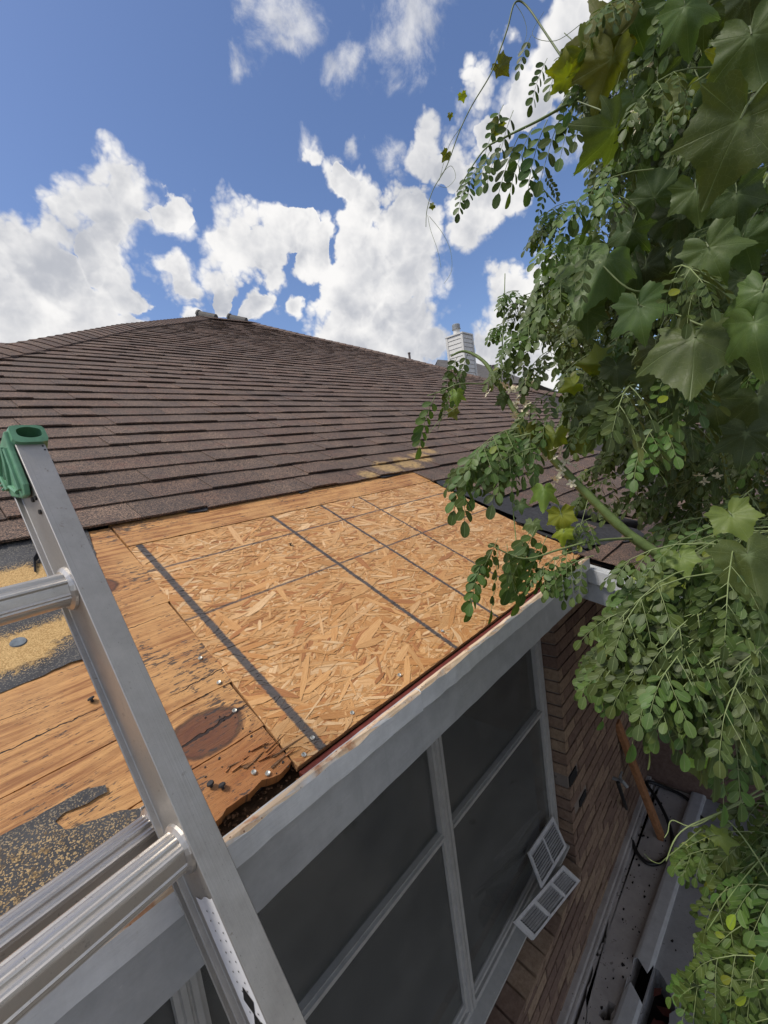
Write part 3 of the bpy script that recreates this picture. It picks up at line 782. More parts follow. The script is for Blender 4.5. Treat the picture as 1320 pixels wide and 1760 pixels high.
vs = [roofp(u + x * .0135, v + y * .0135, .003) for x, y in ring] + [roofp(u + x * .012, v + y * .012, .0052) for x, y in ring] + [roofp(u + x * .004, v + y * .004, .0047) for x, y in ring]
mb.add(vs, [(i, (i + 1) % 20, 20 + (i + 1) % 20, 20 + i) for i in range(20)] + [(20 + i, 20 + (i + 1) % 20, 40 + (i + 1) % 20, 40 + i) for i in range(20)] + [tuple(range(40, 60))])
obj('cap_nail', mb, M['cap'], house, roofp(u, v))
# tar chips on the planks
for k in range(44):
    x, y = R.uniform(350, 500), R.uniform(1150, 1345)
    u, v = pix(x, y)
    if u > -.005: continue
    mb = MB(); s = R.uniform(.0015, .0042); n_ = R.randint(5, 7); an = R.uniform(.2, .7); pl = [(R.uniform(.6, 1) * s * math.cos(6.283 * i / n_), R.uniform(.25, .55) * s * math.sin(6.283 * i / n_)) for i in range(n_)]
    mb.prism([(u + x * math.cos(an) - y * math.sin(an), v + x * math.sin(an) + y * math.cos(an)) for x, y in pl], roofp, -.0002, .0007)
    obj('tar_chip', mb, M['tar'], house, roofp(u, v))

# fascia -----------------------------------------------------------------
def board(name, x0, x1, y0, y1, z0, z1, mt, seed=0, wob=.0012, rough_top=0.0):
    """a board along X with a slightly uneven sawn outline"""
    rr = random.Random(seed); n = max(8, int((x1 - x0) / .03)); mb = MB(); vs = []
    for i in range(n + 1):
        x = lerp(x0, x1, i / n); w = [rr.uniform(-wob, wob) for _ in range(4)]; cut = abs(rr.gauss(0, rough_top))
        vs += [(x, y0 + w[0], z0 + w[1]), (x, y0 + w[0], z1 - .004 - cut), (x, y0 + .003 + cut, z1 + w[2]), (x, y1, z1 + w[2]), (x, y1, z0 + w[1])]
    fs = []
    for i in range(n):
        p, q = i * 5, i * 5 + 5
        fs += [(p + (j + 1) % 5, p + j, q + j, q + (j + 1) % 5) for j in range(5)]
    fs += [(0, 1, 2, 3, 4), tuple(n * 5 + j for j in (4, 3, 2, 1, 0))]
    mb.add(vs, fs); return obj(name, mb, mt, house, ((x0 + x1) / 2, y0, z0))
board('fascia_trim', -2.5, .272, -.046, -.033, -.030, .012, M['paint'], 1, .0012, .002)
board('fascia_trim', .2745, 1.335, -.046, -.033, -.030, .014, M['paint'], 2, .0012, .002)
board('fascia_board', -2.5, 1.335, -.0325, -.014, -.128, -.002, M['paint2'], 3, .0006, .001)
mb = MB(); mb.box((.0, -.0135, -.014), (1.33, .0035, -.0065)); obj('edge_strip', mb, M['red'], house, (0, 0, 0))
# rake board running down towards the porch, and its trim
def rakebox(name, x0, x1, va, vb, ha, hb, mt):
    mb = MB(); vs = [(x, *roofp(1.4, v, h)[1:]) for x in (x0, x1) for v, h in ((va, ha), (vb, ha), (vb, hb), (va, hb))]
    mb.add(vs, [(0, 3, 2, 1), (4, 5, 6, 7), (0, 1, 5, 4), (1, 2, 6, 5), (2, 3, 7, 6), (3, 0, 4, 7)]); return bevel(obj(name, mb, mt, house, vs[0]), .002)
rakebox('rake_board', 1.362, 1.385, -1.3, .02, -.165, -.024, M['rake'])
rakebox('rake_trim', 1.338, 1.3605, -1.3, .0, -.078, -.022, M['rake'])
mb = MB(); mb.prism([(1.387, -1.28), (9.0, -1.28), (9.0, -.001), (1.387, -.001)], roofp, -.158, -.150); obj('porch_ceiling', mb, M['rake'], house, (1.4, 0, -.6))
mb = MB(); mb.box((-2.5, -.0095, -.150), (1.39, .279, -.130)); obj('soffit', mb, M['white'], house, (0, 0, -.15))

# brick walls ---------------------------------------------------------------
WX0, WX1, WZ0, WZ1 = -1.00, 1.73, -1.775, -.16
bm_ = MB()
for a, b in (((-2.6, .290, GZ), (WX0, .36, -.151)), ((WX1 + .008, .290, GZ), (3.30, .36, -.151)), ((WX0, .290, GZ), (WX1 + .008, .36, WZ0 - .045))): bm_.box(a, b)
bm_.box((WX1 + .009, .36, GZ), (3.3, .43, -.151)); bm_.box((-2.6, .36, GZ), (WX0, .43, -.151)); bm_.box((WX0, .43, WZ0 - .2), (WX1, .44, WZ0 - .05))
wall = obj('brick_wall', bm_, M['mortar'], house, (.5, .28, GZ))
BL, BH, BD, J = .194, .0575, .09, .010
bricks = []
nr_ = int((-.155 - GZ) / (BH + J)) + 1
for r in range(nr_):
    z = GZ + .012 + r * (BH + J)
    if z + BH > -.152: break
    x = -2.6 + (0 if r % 2 else .102)
    xs = []
    while x < 3.28: xs.append((x, min(x + BL, 3.29))); x += BL + J
    for a, b in xs:
        if z + BH > WZ0 - .05:
            if a < WX0 < b: b = WX0
            elif a < WX1 < b:
                a = WX1
            elif WX0 <= a and b <= WX1: continue
        if b - a < .03: continue
        bricks.append((a, b, z))
weep = [onx(987, 1335, 1, .28), onx(1004, 1375, 1, .28)]
bl = []
for a, b, z in bricks:
    P = Vector(((a + b) / 2, .28, z + BH / 2)); q = proj(P)
    if any(abs(P.x - w.x) < .05 and abs(P.z - w.z) < .036 for w in weep): continue
    vis = q and -20 < q[0] < 1340 and -20 < q[1] < 1790
    bl.append(((0 if vis else 50) + (P - CP).length, a, b, z))
bl.sort(); bcache = {}
rest = MB()
def brick_mesh(L):
    k = round(L, 3)
    if k not in bcache:
        mb = MB(); b_ = .0025
        mb.box((0, 0, 0), (L, BD, BH)); bcache[k] = mb.mesh('brick', M['brick'])
    return bcache[k]
for i, (_, a, b, z) in enumerate(bl):
    if i < 292:
        link('brick', brick_mesh(b - a), wall, (a, .28 + R.uniform(-.0025, .0025), z), (R.uniform(-.006, .006), R.uniform(-.008, .008), R.uniform(-.008, .008)))
    else: rest.box((a, .28, z), (b, .28 + BD, z + BH))
o = obj('brickwork', rest, M['brick'], wall, (.5, .28, GZ)); o['kind'] = 'stuff'
for w in weep:
    mb = MB(); mb.box((w.x - .055, .283, w.z - .03), (w.x + .05, .2895, w.z + .03)); obj('weep_shade', mb, M['dark'], wall, w)  # black insets painted as the shade inside the open weep holes
# sloping rowlock sill: bricks on edge
x = WX0 + .02; k = 0
sillm = MB(); sillm.box((-.045, -.095, -.20), (.045, .075, 0)); 
while x < WX1 - .02:
    x += .1015
    if x > WX1: break
    mb = MB(); mb.box((-.0455, -.110, -.10), (.0455, .075, 0)); 
    if k == 0: smesh = mb.mesh('sill_brick', M['brick'])
    link('sill_brick', smesh, house, (x, .345 + R.uniform(-.003, .003), WZ0 - .012 + R.uniform(-.002, .002)), (math.radians(14), 0, R.uniform(-.01, .01))); k += 1
# footing ledge and skirting at the foot of the wall
mb = MB(); mb.box((-2.6, .250, GZ - .1), (3.3, .289, GZ + .045)); mb.box((-2.6, .232, GZ - .1), (3.3, .251, GZ + .022)); bevel(obj('footing', mb, M['concrete'], house, (0, .2, GZ)), .006)
# porch side wall, deep in shade
mb = MB(); mb.box((3.31, -2.3, GZ), (3.45, .30, -.15)); obj('porch_wall', mb, M['brick'], house, (3.31, 0, GZ))
sp = MB(); P = onx(1056, 1338, 1, .27); sp.tube([P + Vector((0, .02, 0)), P + Vector((0, -.05, 0)), P + Vector((0, -.075, -.03))], .012, 8)
sp.tube([P + Vector((-.03, -.04, .045)), P + Vector((.03, -.04, .045))], .007, 6); sp.tube([P + Vector((0, -.04, 0)), P + Vector((0, -.04, .045))], .006, 6)
obj('spigot', sp, M['flue'], house, P)

# windows -----------------------------------------------------------------
YF = .362
def rail(mb, x0, x1, z0, z1, y0=YF, y1=YF + .045, axis='x'):
    """moulded bar: stepped profile, flat face with two grooves"""
    if axis == 'z':
        w = x1 - x0
        prof = [(x0, y1), (x0, y0 + .012), (x0 + .18 * w, y0 + .012), (x0 + .22 * w, y0), (x0 + .42 * w, y0), (x0 + .46 * w, y0 + .006), (x0 + .54 * w, y0 + .006), (x0 + .58 * w, y0), (x0 + .78 * w, y0), (x0 + .82 * w, y0 + .012), (x1, y0 + .012), (x1, y1)]
        mb.extrude([(x, y, 0) for x, y in prof], (0, 0, z0), (0, 0, z1))
    else:
        h = z1 - z0
        prof = [(y1, z0), (y0 + .010, z0), (y0 + .010, z0 + .3 * h), (y0, z0 + .36 * h), (y0, z0 + .8 * h), (y0 + .010, z0 + .88 * h), (y0 + .010, z1), (y1, z1)]
        mb.extrude([(0, y, z) for y, z in prof], (x0, 0, 0), (x1, 0, 0))
ZB, ZT, ZM = -1.70, -.165, -.935
for wx0, wx1 in ((-.985, -.165), (-.105, .758), (.822, 1.668)):
    win = link('window', None, house, ((wx0 + wx1) / 2, YF, ZB))
    win.empty_display_size = .1
    f = MB(); rail(f, wx0, wx1, ZB, ZB + .034); obj('bottom_rail', f, M['wframe'], win, ((wx0 + wx1) / 2, YF, ZB))
    f = MB(); rail(f, wx0, wx1, ZT - .03, ZT); obj('top_rail', f, M['wframe'], win, ((wx0 + wx1) / 2, YF, ZT))
    f = MB(); rail(f, wx0, wx1, ZM - .016, ZM + .016, YF - .004, YF + .04); obj('meeting_rail', f, M['wframe'], win, ((wx0 + wx1) / 2, YF, ZM))
    for z0, z1, dy in ((ZB + .034, ZM - .016, .016), (ZM + .016, ZT - .03, .026)):
        f = MB(); f.box((wx0, YF + dy, z0), (wx1, YF + dy + .003, z1)); obj('pane', f, M['glass'], win, ((wx0 + wx1) / 2, YF + dy, z0))
        f = MB(); gap = .060 if (z0 > ZM and wx0 < 0.5) else .006
        f.box((wx0 + .005, YF + dy + .035, z0 + .001), (wx1 - gap, YF + dy + .037, z1 - .001)); obj('screen', f, M['blind'], win, ((wx0 + wx1) / 2, YF + dy, z0))
        f = MB(); f.box((wx0 + .004, YF + dy + .012, z0 + .001), (wx1 - .004, YF + dy + .028, z0 + .045)); obj('sash_rail', f, M['blind'], win, ((wx0 + wx1) / 2, YF + dy, z0))
for a, b in ((-.165, -.105), (.758, .822), (1.668, 1.729), (-.999, -.985)):
    f = MB(); rail(f, a, b, ZB - .02, ZT, YF - .010, YF + .05, 'z'); obj('mullion', f, M['wframe'], house, ((a + b) / 2, YF, ZB))
f = MB(); prof = [(YF + .05, ZB - .004), (YF - .004, ZB - .004), (YF - .008, ZB - .016), (YF - .055, ZB - .028), (YF - .055, ZB - .040), (YF + .05, ZB - .034)]
f.extrude([(0, y, z) for y, z in prof], (WX0 + .01, 0, 0), (WX1 - .003, 0, 0)); obj('window_sill', f, M['wframe'], house, (.4, YF, ZB))
f = MB(); f.box((-2.4, .75, GZ), (3.2, .78, -.15)); f.box((-2.4, .46, -.15), (3.2, .78, -.12)); obj('room_wall', f, M['dark'], house, (.4, .75, GZ))

# roof vents, pipes and chimney ------------------------------------------
def roof_vent(px0, px1, py, t):
    A = at(px0, py, t); B = at(px1, py + 6, t); L = (B - A).length; r = .118 * t / 9.6
    ax = (B - A).normalized(); up = Vector((0, 0, 1)); yy = up.cross(ax).normalized(); up = ax.cross(yy)
    prof = []
    for k in range(9):
        a = math.pi * k / 8; prof.append(yy * (r * 1.1 * math.cos(a)) + up * (r * .95 * math.sin(a) + .02))
    prof += [yy * (-r * 1.1) - up * .05, yy * (r * 1.1) - up * .05]
    mb = MB(); mb.extrude([p + A for p in prof], (0, 0, 0), B - A)
    v = obj('roof_vent', mb, M['vent'], house, A)
    f = MB(); f.extrude([A + yy * (r * 1.25 * math.cos(math.pi * k / 8)) + up * (r * 1.1 * math.sin(math.pi * k / 8) + .02) for k in range(9)], ax * -.012, ax * .02); obj('hood_rim', f, M['vent'], v, A)
roof_vent(341, 371, 545, 9.55); roof_vent(394, 423, 551, 9.9)
P = at(705, 622, 9.2); mb = MB(); mb.tube([P + Vector((0, 0, -.05)), P + Vector((0, 0, .17))], .024, 8); mb.tube([P + Vector((0, 0, .165)), P + Vector((0, 0, .19))], .03, 8); obj('vent_pipe', mb, M['pipe'], house, P)

T0 = 11.2; cc = at(794, 570, T0)
ch = link('chimney', None, house, cc - Vector((0, 0, 1.4))); ch.empty_display_size = .1
LX, LY, HH = .50, .50, 1.7
mb = MB(); mb.box((cc.x + .01, cc.y + .01, cc.z - HH), (cc.x + LX - .01, cc.y + LY - .01, cc.z - .005)); obj('core', mb, M['siding'], ch, cc)
z = cc.z - .045; k = 0
while z > cc.z - HH:
    h = .108
    mb = MB(); mb.add([(cc.x + .04, cc.y + .004, z), (cc.x + LX - .04, cc.y + .004, z), (cc.x + LX - .04, cc.y - .006, z - h + .012), (cc.x + .04, cc.y - .006, z - h + .012), (cc.x + .04, cc.y + .012, z - h + .012), (cc.x + LX - .04, cc.y + .012, z - h + .012)], [(1, 0, 3, 2), (3, 4, 5, 2)]); obj('siding_board', mb, M['siding'], ch, (cc.x, cc.y, z))
    mb = MB(); mb.add([(cc.x + .004, cc.y + .04, z), (cc.x + .004, cc.y + LY - .04, z), (cc.x - .006, cc.y + LY - .04, z - h + .012), (cc.x - .006, cc.y + .04, z - h + .012), (cc.x + .012, cc.y + .04, z - h + .012), (cc.x + .012, cc.y + LY - .04, z - h + .012)], [(0, 1, 2, 3), (4, 3, 2, 5)]); obj('siding_board', mb, M['siding'], ch, (cc.x, cc.y, z))
    z -= h
for a, b in (((-.012, .002), (.04, .05)), ((LX - .04, -.012), (LX + .01, .04)), ((-.012, LY - .04), (.04, LY + .01))):
    mb = MB(); mb.box((cc.x + a[0], cc.y + a[1] - .013, cc.z - HH), (cc.x + b[0], cc.y + b[1], cc.z - .04)); obj('corner_board', mb, M['siding'], ch, (cc.x + a[0], cc.y + a[1], cc.z))
mb = MB(); mb.box((cc.x - .016, cc.y - .016, cc.z - HH), (cc.x - .001, cc.y - .0125, cc.z - .04)); obj('corner_seam', mb, M['seam'], ch, cc)
mb = MB(); mb.box((cc.x - .022, cc.y - .022, cc.z - .04), (cc.x + LX + .02, cc.y + LY + .02, cc.z)); bevel(obj('chimney_top', mb, M['siding'], ch, cc), .005)
ft = MB(); fx, fy = cc.x + .24, cc.y + .30; ft.tube([(fx, fy, cc.z), (fx, fy, cc.z + .20)], .088, 14); obj('flue', ft, M['siding'], ch, (fx, fy, cc.z))
ft = MB(); ft.tube([(fx, fy, cc.z + .165), (fx, fy, cc.z + .185), (fx, fy, cc.z + .19), (fx, fy, cc.z + .285), (fx, fy, cc.z + .30)], [.113, .113, .105, .105, .09], 16); obj('flue_cap', ft, M['flue'], ch, (fx, fy, cc.z))

# ------------------------------------------------------------------ neighbouring house
NH = Vector((21, 13, GZ))
nb = thing('house', 'neighbouring house with dark grey roof and small vent pipes showing behind the chimney', 'house', NH)
a = at(752, 618, 22.5); ra = at(815, 627, 22); rb_ = at(1010, 690, 24)
mb = MB()
d1 = Vector((-.55, .85, 0)).normalized()
e1 = a + Vector((-2.6, -1.2, -1.7)); pts = [a, ra + Vector((0, 0, .12)), rb_, rb_ + Vector((-3.0, -3.5, -2.2)), e1 + Vector((2.0, -4.0, -.6)), e1]
mb.add(pts + [p + Vector((3.5, 5.5, -2.8)) for p in pts[:3]], [(0, 5, 4, 1), (1, 4, 3, 2), (0, 1, 7, 6), (1, 2, 8, 7)])
obj('roof', mb, M['farroof'], nb, a)
mb = MB(); mb.box((18.5, 10.5, GZ), (27, 16.5, 2.6)); obj('wall', mb, M['siding'], nb, NH)
for x, y, r, h in ((849, 641, .10, .35), (864, 643, .05, .42), (838, 634, .16, .12), (902, 650, .05, .6)):
    P = at(x, y, 22.3); mb = MB(); mb.tube([P + Vector((0, 0, -.3)), P + Vector((0, 0, h))], r, 8); mb.tube([P + Vector((0, 0, h)), P + Vector((0, 0, h + .04))], r * 1.25, 8); obj('vent_pipe', mb, M['pipe'], nb, P)

# ------------------------------------------------------------------ paving in the side yard
def flat(name, poly, z, th, mt, holes=(), **kw):
    bm = bmesh.new()
    edges = []
    for lp in [poly] + list(holes):
        vs = [bm.verts.new((x, y, z)) for x, y in lp]
        for i in range(len(vs)): edges.append(bm.edges.new((vs[i], vs[(i + 1) % len(vs)])))
    bmesh.ops.triangle_fill(bm, use_beauty=True, use_dissolve=False, edges=edges, normal=(0, 0, 1))
    bmesh.ops.recalc_face_normals(bm, faces=bm.faces[:])
    if bm.faces and sum(f.normal.z for f in bm.faces) < 0: bmesh.ops.reverse_faces(bm, faces=bm.faces[:])
    ret = bmesh.ops.extrude_face_region(bm, geom=bm.faces[:])
    for v in [e for e in ret['geom'] if isinstance(e, bmesh.types.BMVert)]: v.co.z += 0
    for f in bm.faces[:]:
        pass
    low = set(v for v in bm.verts) - set(e for e in ret['geom'] if isinstance(e, bmesh.types.BMVert))
    for v in low: v.co.z -= th
    bmesh.ops.recalc_face_normals(bm, faces=bm.faces[:])
    me = bpy.data.meshes.new(name); bm.to_mesh(me); bm.free(); me.materials.append(mt)
    return link(name, me, None, (0, 0, 0))
def ey(x): return .045 - .055 * (x - 1.6)      # the edging runs slightly askew to the wall
def gp(px, py, z=GZ):
    P = onx(px, py, 2, z); return (P.x, P.y)
def ragged(pts, amp=.02, seg=.03, seed=0):
    rr = random.Random(seed); out = []
    for i in range(len(pts)):
        a, b = pts[i], pts[(i + 1) % len(pts)]; k = max(1, int(math.hypot(b[0] - a[0], b[1] - a[1]) / seg))
        for j in range(k):
            t = j / k; out.append((lerp(a[0], b[0], t) + rr.uniform(-amp, amp), lerp(a[1], b[1], t) + rr.uniform(-amp, amp)))
    return out
# the crack splits the walk into two slabs laid edge to edge
crk = [gp(*q) for q in ((1084, 1425), (1075, 1468), (1062, 1500), (1056, 1545), (1046, 1575), (1044, 1612), (1030, 1632), (1022, 1648), (1012, 1700), (1000, 1790))]
rr = random.Random(3); cr = []
for a, b in zip(crk, crk[1:]):
    for j in range(5): cr.append((lerp(a[0], b[0], j / 5) + rr.uniform(-.006, .006), lerp(a[1], b[1], j / 5) + rr.uniform(-.006, .006)))
cr = [(3.3, .19)] + cr + [(-1.5, .185), (-2.6, .185)]
wa = flat('walk', [(-2.6, .215), (3.3, .215)] + [(x, y + .0022) for x, y in cr], GZ, .12, M['concrete']); wa['kind'] = 'structure'
chip = ragged([gp(*q) for q in ((1030, 1745), (1046, 1722), (1056, 1728), (1048, 1750), (1036, 1756))], .008, .02, 5)
wb = flat('walk', [(x, y - .0022) for x, y in cr if y > .10] + [(-2.6, min(.183, .026 + ey(-2.6))), (-.2, min(.17, .026 + ey(-.2))), (.6, .026 + ey(.6)), (3.3, .026 + ey(3.3))], GZ - .002, .12, M['concrete'], [chip]); wb['kind'] = 'structure'
hole = ragged([gp(*q) for q in ((1112, 1662), (1130, 1666), (1142, 1690), (1152, 1712), (1160, 1738), (1150, 1765), (1120, 1790), (1084, 1790), (1086, 1745), (1098, 1720), (1104, 1690))], .012, .03, 2)
pd = flat('slab', [(-2.6, -.058 + ey(-2.6)), (-2.6, -2.6), (3.3, -2.6), (3.3, -.058 + ey(3.3))], GZ + .012, .13, M['concrete2'], [[(x, min(y, -.066 + ey(x))) for x, y in hole]]); pd['kind'] = 'structure'
sb = MB(); sb.box((-2.6, -2.6, GZ - .30), (3.3, .2, GZ - .136)); o = obj('pit_soil', sb, M['soil'], None, (0, 0, GZ - .2)); o['kind'] = 'structure'
mb = MB(); rl = random.Random(4)
for k in range(170):
    x = rl.uniform(1.2, 3.1); y = rl.uniform(.06, .225) if k % 3 else rl.uniform(-.5, -.08); s = abs(rl.gauss(0, .006)) + .002; a = rl.uniform(0, 6.3)
    if .06 > y > -.2 and x < 2.0: continue
    if k % 9 == 0: s *= 2.4
    n_ = rl.randint(4, 6); c_ = [(x + s * rl.uniform(.5, 1.2) * math.cos(a + 6.283 * i / n_), y + .6 * s * rl.uniform(.5, 1.2) * math.sin(a + 6.283 * i / n_), GZ + .014 * (y < 0) + .001) for i in range(n_)]
    mb.add(c_ + [(x, y, GZ + .014 * (y < 0) + s * .5)], [(i, (i + 1) % n_, n_) for i in range(n_)])
obj('debris', mb, M['soil'], None, (2, .1, GZ), kind='stuff')
# painted metal edging between walk and slab, broken through at the hole
t = thing('edging', 'long white metal edging strip on the ground, rusted through beside a dark hole', 'edging', (1.6, -.01, GZ))
def edge_seg(xa, xb, ea, eb, tilt=0.0, seed=0):
    rr = random.Random(seed); mb = MB(); n = 10
    prof = [(.030, -.02), (.030, .020), (.024, .028), (.010, .032), (-.046, .034), (-.058, .028), (-.060, -.01)]
    vs = []; k = len(prof)
    for i in range(n + 1):
        for j, (y, z) in enumerate(prof):
            x = lerp(xa, xb, i / n)
            if i == 0: x += ea * rr.uniform(-1, 1)
            if i == n: x += eb * rr.uniform(-1, 1)
            vs.append((x, y + ey(x) + rr.uniform(-.0008, .0008), GZ + z + tilt * (i / n) ** 2))
    mb.add(vs, [(i * k + j + 1, i * k + j, (i + 1) * k + j, (i + 1) * k + j + 1) for i in range(n) for j in range(k - 1)])
    o = obj('metal_strip', mb, M['white'], t, (xa, 0, GZ)); md = o.modifiers.new('thick', 'SOLIDIFY'); md.thickness = .0025
hx0, hx1 = gp(1090, 1705)[0], gp(1110, 1668)[0]
edge_seg(hx1, 3.3, .045, 0, 0, 1); edge_seg(-2.6, hx0, 0, .05, -.012, 2)
for k in range(4):   # dead leaves fallen in the hole
    mb = MB(); x, y = R.choice(hole); c = Vector((1.72 + R.uniform(-.12, .12), -.10 + R.uniform(-.05, .05), GZ - .04 + R.uniform(-.03, .05))); L = R.uniform(.05, .12); a = R.uniform(0, 6.3)
    d = Vector((math.cos(a), math.sin(a), R.uniform(-.2, .5))) * L; s = Vector((-math.sin(a), math.cos(a), .3)) * L * .22
    mb.add([c - d * .5, c + s, c + d * .5, c - s + Vector((0, 0, .012))], [(0, 1, 3), (1, 2, 3)])
    o = obj('dead_leaf', mb, M['redleaf'], None, c); o['label'] = 'dry dark red leaf lying in the black hole beside the white edging'; o['category'] = 'leaf'; o['group'] = 'dead leaves in the hole'

# lumber leaning on the wall and the black hose
ft_ = onx(1137, 1440, 2, GZ); tp = onx(1068, 1262, 1, .262)
mb = MB(); d = (tp - ft_).normalized(); s = d.cross(Vector((0, 1, 0))).normalized(); nn = s.cross(d)
mb.extrude([ft_ + s * a + nn * b for a, b in ((-.028, -.018), (.028, -.018), (.028, .018), (-.028, .018))], (0, 0, 0), (tp - ft_) * 1.12)
bevel(obj('lumber', mb, M['stick'], None, ft_, label='orange brown wooden stud leaning against the brick wall above the black hose', cat='lumber'), .003)
mb = MB(); hp = []
for px, py, dz in ((1062, 1345, .40), (1070, 1370, .25), (1078, 1398, .06), (1082, 1425, .013), (1092, 1460, .013), (1110, 1482, .013), (1130, 1484, .013), (1150, 1470, .013), (1156, 1445, .02), (1148, 1412, .03), (1132, 1378, .04), (1112, 1345, .05), (1140, 1352, .02), (1180, 1372, .013), (1200, 1400, .013), (1215, 1412, .013)):
    hp.append(onx(px, py, 2, GZ + dz) if dz < .2 else onx(px, py, 1, .22))
sm2 = []
for i in range(len(hp) - 1):
    p0, p1, p2, p3 = hp[max(i - 1, 0)], hp[i], hp[i + 1], hp[min(i + 2, len(hp) - 1)]
    for j in range(5):
        q = j / 5; sm2.append(0.5 * ((2 * p1) + (p2 - p0) * q + (2 * p0 - 5 * p1 + 4 * p2 - p3) * q * q + (3 * p1 - p0 - 3 * p2 + p3) * q ** 3))
mb.tube(sm2, .0125, 8); obj('garden_hose', mb, M['black'], None, hp[3], smooth=True, label='black hose looped on the concrete around the foot of the wooden stud', cat='hose')

# two loose vent covers left on the sill
def vent_cover(corners, nx, dividers, label, th=.012, nsl=9, droop=0):
    a, b, c, d = [Vector(p) for p in corners]      # a-b long edge, d-c opposite
    nrm = (b - a).cross(d - a).normalized()
    if nrm.z < 0: nrm = -nrm
    tv = thing('vent_cover', label, 'vent cover', a, 'loose vent covers on the window sill')
    def P(s, t_, h=0): return a.lerp(b, s).lerp(d.lerp(c, s), t_) + nrm * h
    def bar(s0, s1, t0, t1, name, h0=0, h1=th, mt=None):
        mb = MB(); q = [P(s0, t0, h0), P(s1, t0, h0), P(s1, t1, h0), P(s0, t1, h0), P(s0, t0, h1), P(s1, t0, h1), P(s1, t1, h1), P(s0, t1, h1)]
        mb.add(q, [(3, 2, 1, 0), (4, 5, 6, 7), (0, 1, 5, 4), (1, 2, 6, 5), (2, 3, 7, 6), (3, 0, 4, 7)]); obj(name, mb, mt or M['plastic'], tv, a)
    e = .055
    bar(0, 1, 0, .13, 'rim'); bar(0, 1, .90, 1, 'rim'); bar(0, e, .13, .90, 'rim'); bar(1 - e, 1, .13, .90, 'rim')
    for s in dividers: bar(s - .02, s + .02, .13, .90, 'divider', .0, th * .95)
    bar(.02, .98, .1, .93, 'slat_gap_backing', -.002, .0012, M['gapshade'])  # added dark backing; its colour stands in for shade between the slats
    stops = [e] + list(dividers) + [1 - e]
    for s0, s1 in zip(stops, stops[1:]):
        for k in range(nsl):
            t0 = .15 + .75 * k / nsl; q = [P(s0 + .02, t0, .003), P(s1 - .02, t0 + R.uniform(-.01, .01), .003), P(s1 - .02, t0 + .046 * 9 / nsl * .8, th * .8), P(s0 + .02, t0 + .046 * 9 / nsl * .8, th * .8)]
            mb = MB(); mb.add(q + [p + nrm * .0016 for p in q], [(4, 5, 6, 7), (3, 2, 1, 0), (0, 1, 5, 4), (2, 3, 7, 6)]); obj('slat', mb, M['plastic'], tv, a)
    return tv
u1 = [onx(948, 1403, 1, .352), onx(906, 1466, 1, .352), onx(929, 1527, 1, .262), onx(972, 1456, 1, .268)]
vent_cover(u1, 2, [.5], 'pale square vent cover standing in the corner of the sill against the window', .010, 9)
v0 = onx(880, 1584, 1, .285); v1 = onx(965, 1487, 1, .285); v2 = onx(994, 1514, 1, .235); v3 = onx(913, 1616, 1, .235)
vent_cover([v0, v1, v2, v3], 3, [.34, .67], 'long white three part vent cover lying out over the brick sill', .012, 7)

# ------------------------------------------------------------------ extension ladder
LD = Vector((0.9924166, 0.1225875, -0.0090307)); LR = Vector((-0.0520073, 0.4853253, 0.8727855)); LN = Vector((0.1113755, -0.8656972, 0.4880204))
LP = Vector((-0.2185683, -0.1285653, 0.1189531))
def lp(a, b, c): return LP + LD * a + LR * b + LN * c
Lb = lp(-.21, -2.9, -.05)
lad = thing('ladder', 'aluminium extension ladder with a green end cap leaning on the grey fascia', 'ladder', Lb)
def rail_prof(a0, w, depth, t=.003, lip=.007, flip=1):
    # I-beam like channel seen from its end: front flange, web, back flange
    pr = [(-lip * .3, 0), (w, 0), (w, -t * 2.4), (w - t, -t * 2.4), (w - t, -t), (t, -t), (t, -depth + t), (w, -depth + t), (w, -depth), (-lip, -depth), (-lip, -depth + t), (0, -depth + t), (0, -t * 1.2), (-lip * .3, -t * 1.2)]
    return [(a0 + a * flip, c) for a, c in pr]
def rail_obj(name, a0, c0, b0, b1, w, depth, flip=1):
    mb = MB(); pr = rail_prof(a0, w, depth, flip=flip)
    if flip < 0: pr = list(reversed(pr))
    mb.extrude([lp(a, 0, c + c0) - LP for a, c in pr], LP + LR * b0, LP + LR * b1)
    return bevel(obj(name, mb, M['alu'], lad, lp(a0, b0, c0)), .0008, 1)
FW, FD = .0295, .060
rail_obj('side_rail', 0, 0, -2.4, .512, FW, FD); rail_obj('side_rail', -.425, 0, -2.4, .512, FW, FD, -1)
rail_obj('base_rail', .0125, -.064, -2.85, .045, .026, .056); rail_obj('base_rail', -.4375, -.064, -2.85, .045, .036, .056, -1)
def rung(b, c, a0, a1, name='rung', rd=.0205):
    mb = MB(); prof = []; n = 72
    for i in range(n):
        th = 2 * math.pi * i / n; x, y = math.cos(th), math.sin(th)
        r = rd * min(1.08, (abs(x) ** 3.2 + abs(y) ** 3.2) ** (-1 / 3.2))
        if y > .55 and i % 4 in (0, 1): r -= .0016          # ribbed tread
        if x > .5 and i in (4, 5, 68, 66): r += .0011          # fine raised lines on the front
        if i in (9, 10, 63): r -= .0012
        prof.append((r * x, r * y))
    # x is towards the climber, y up the rail; the tread faces the sky
    ca, sa = math.cos(.36), math.sin(.36)
    mb.extrude([LR * (b + q * ca - p * sa) + LN * (c + p * ca + q * sa) for p, q in reversed(prof)], LP + LD * a1, LP + LD * a0)
    r_ = obj(name, mb, M['alu2'], lad, lp(a0, b, c))
    for a, s in ((a0, 1), (a1, -1)):
        col = MB(); pts = [lp(a + s * q, b, c) for q in (.0003, .0035, .0065)]
        col.tube(pts, [rd * 1.34, rd * 1.30, rd * 1.10], 24); o = obj('collar', col, M['alu2'], r_, pts[0])
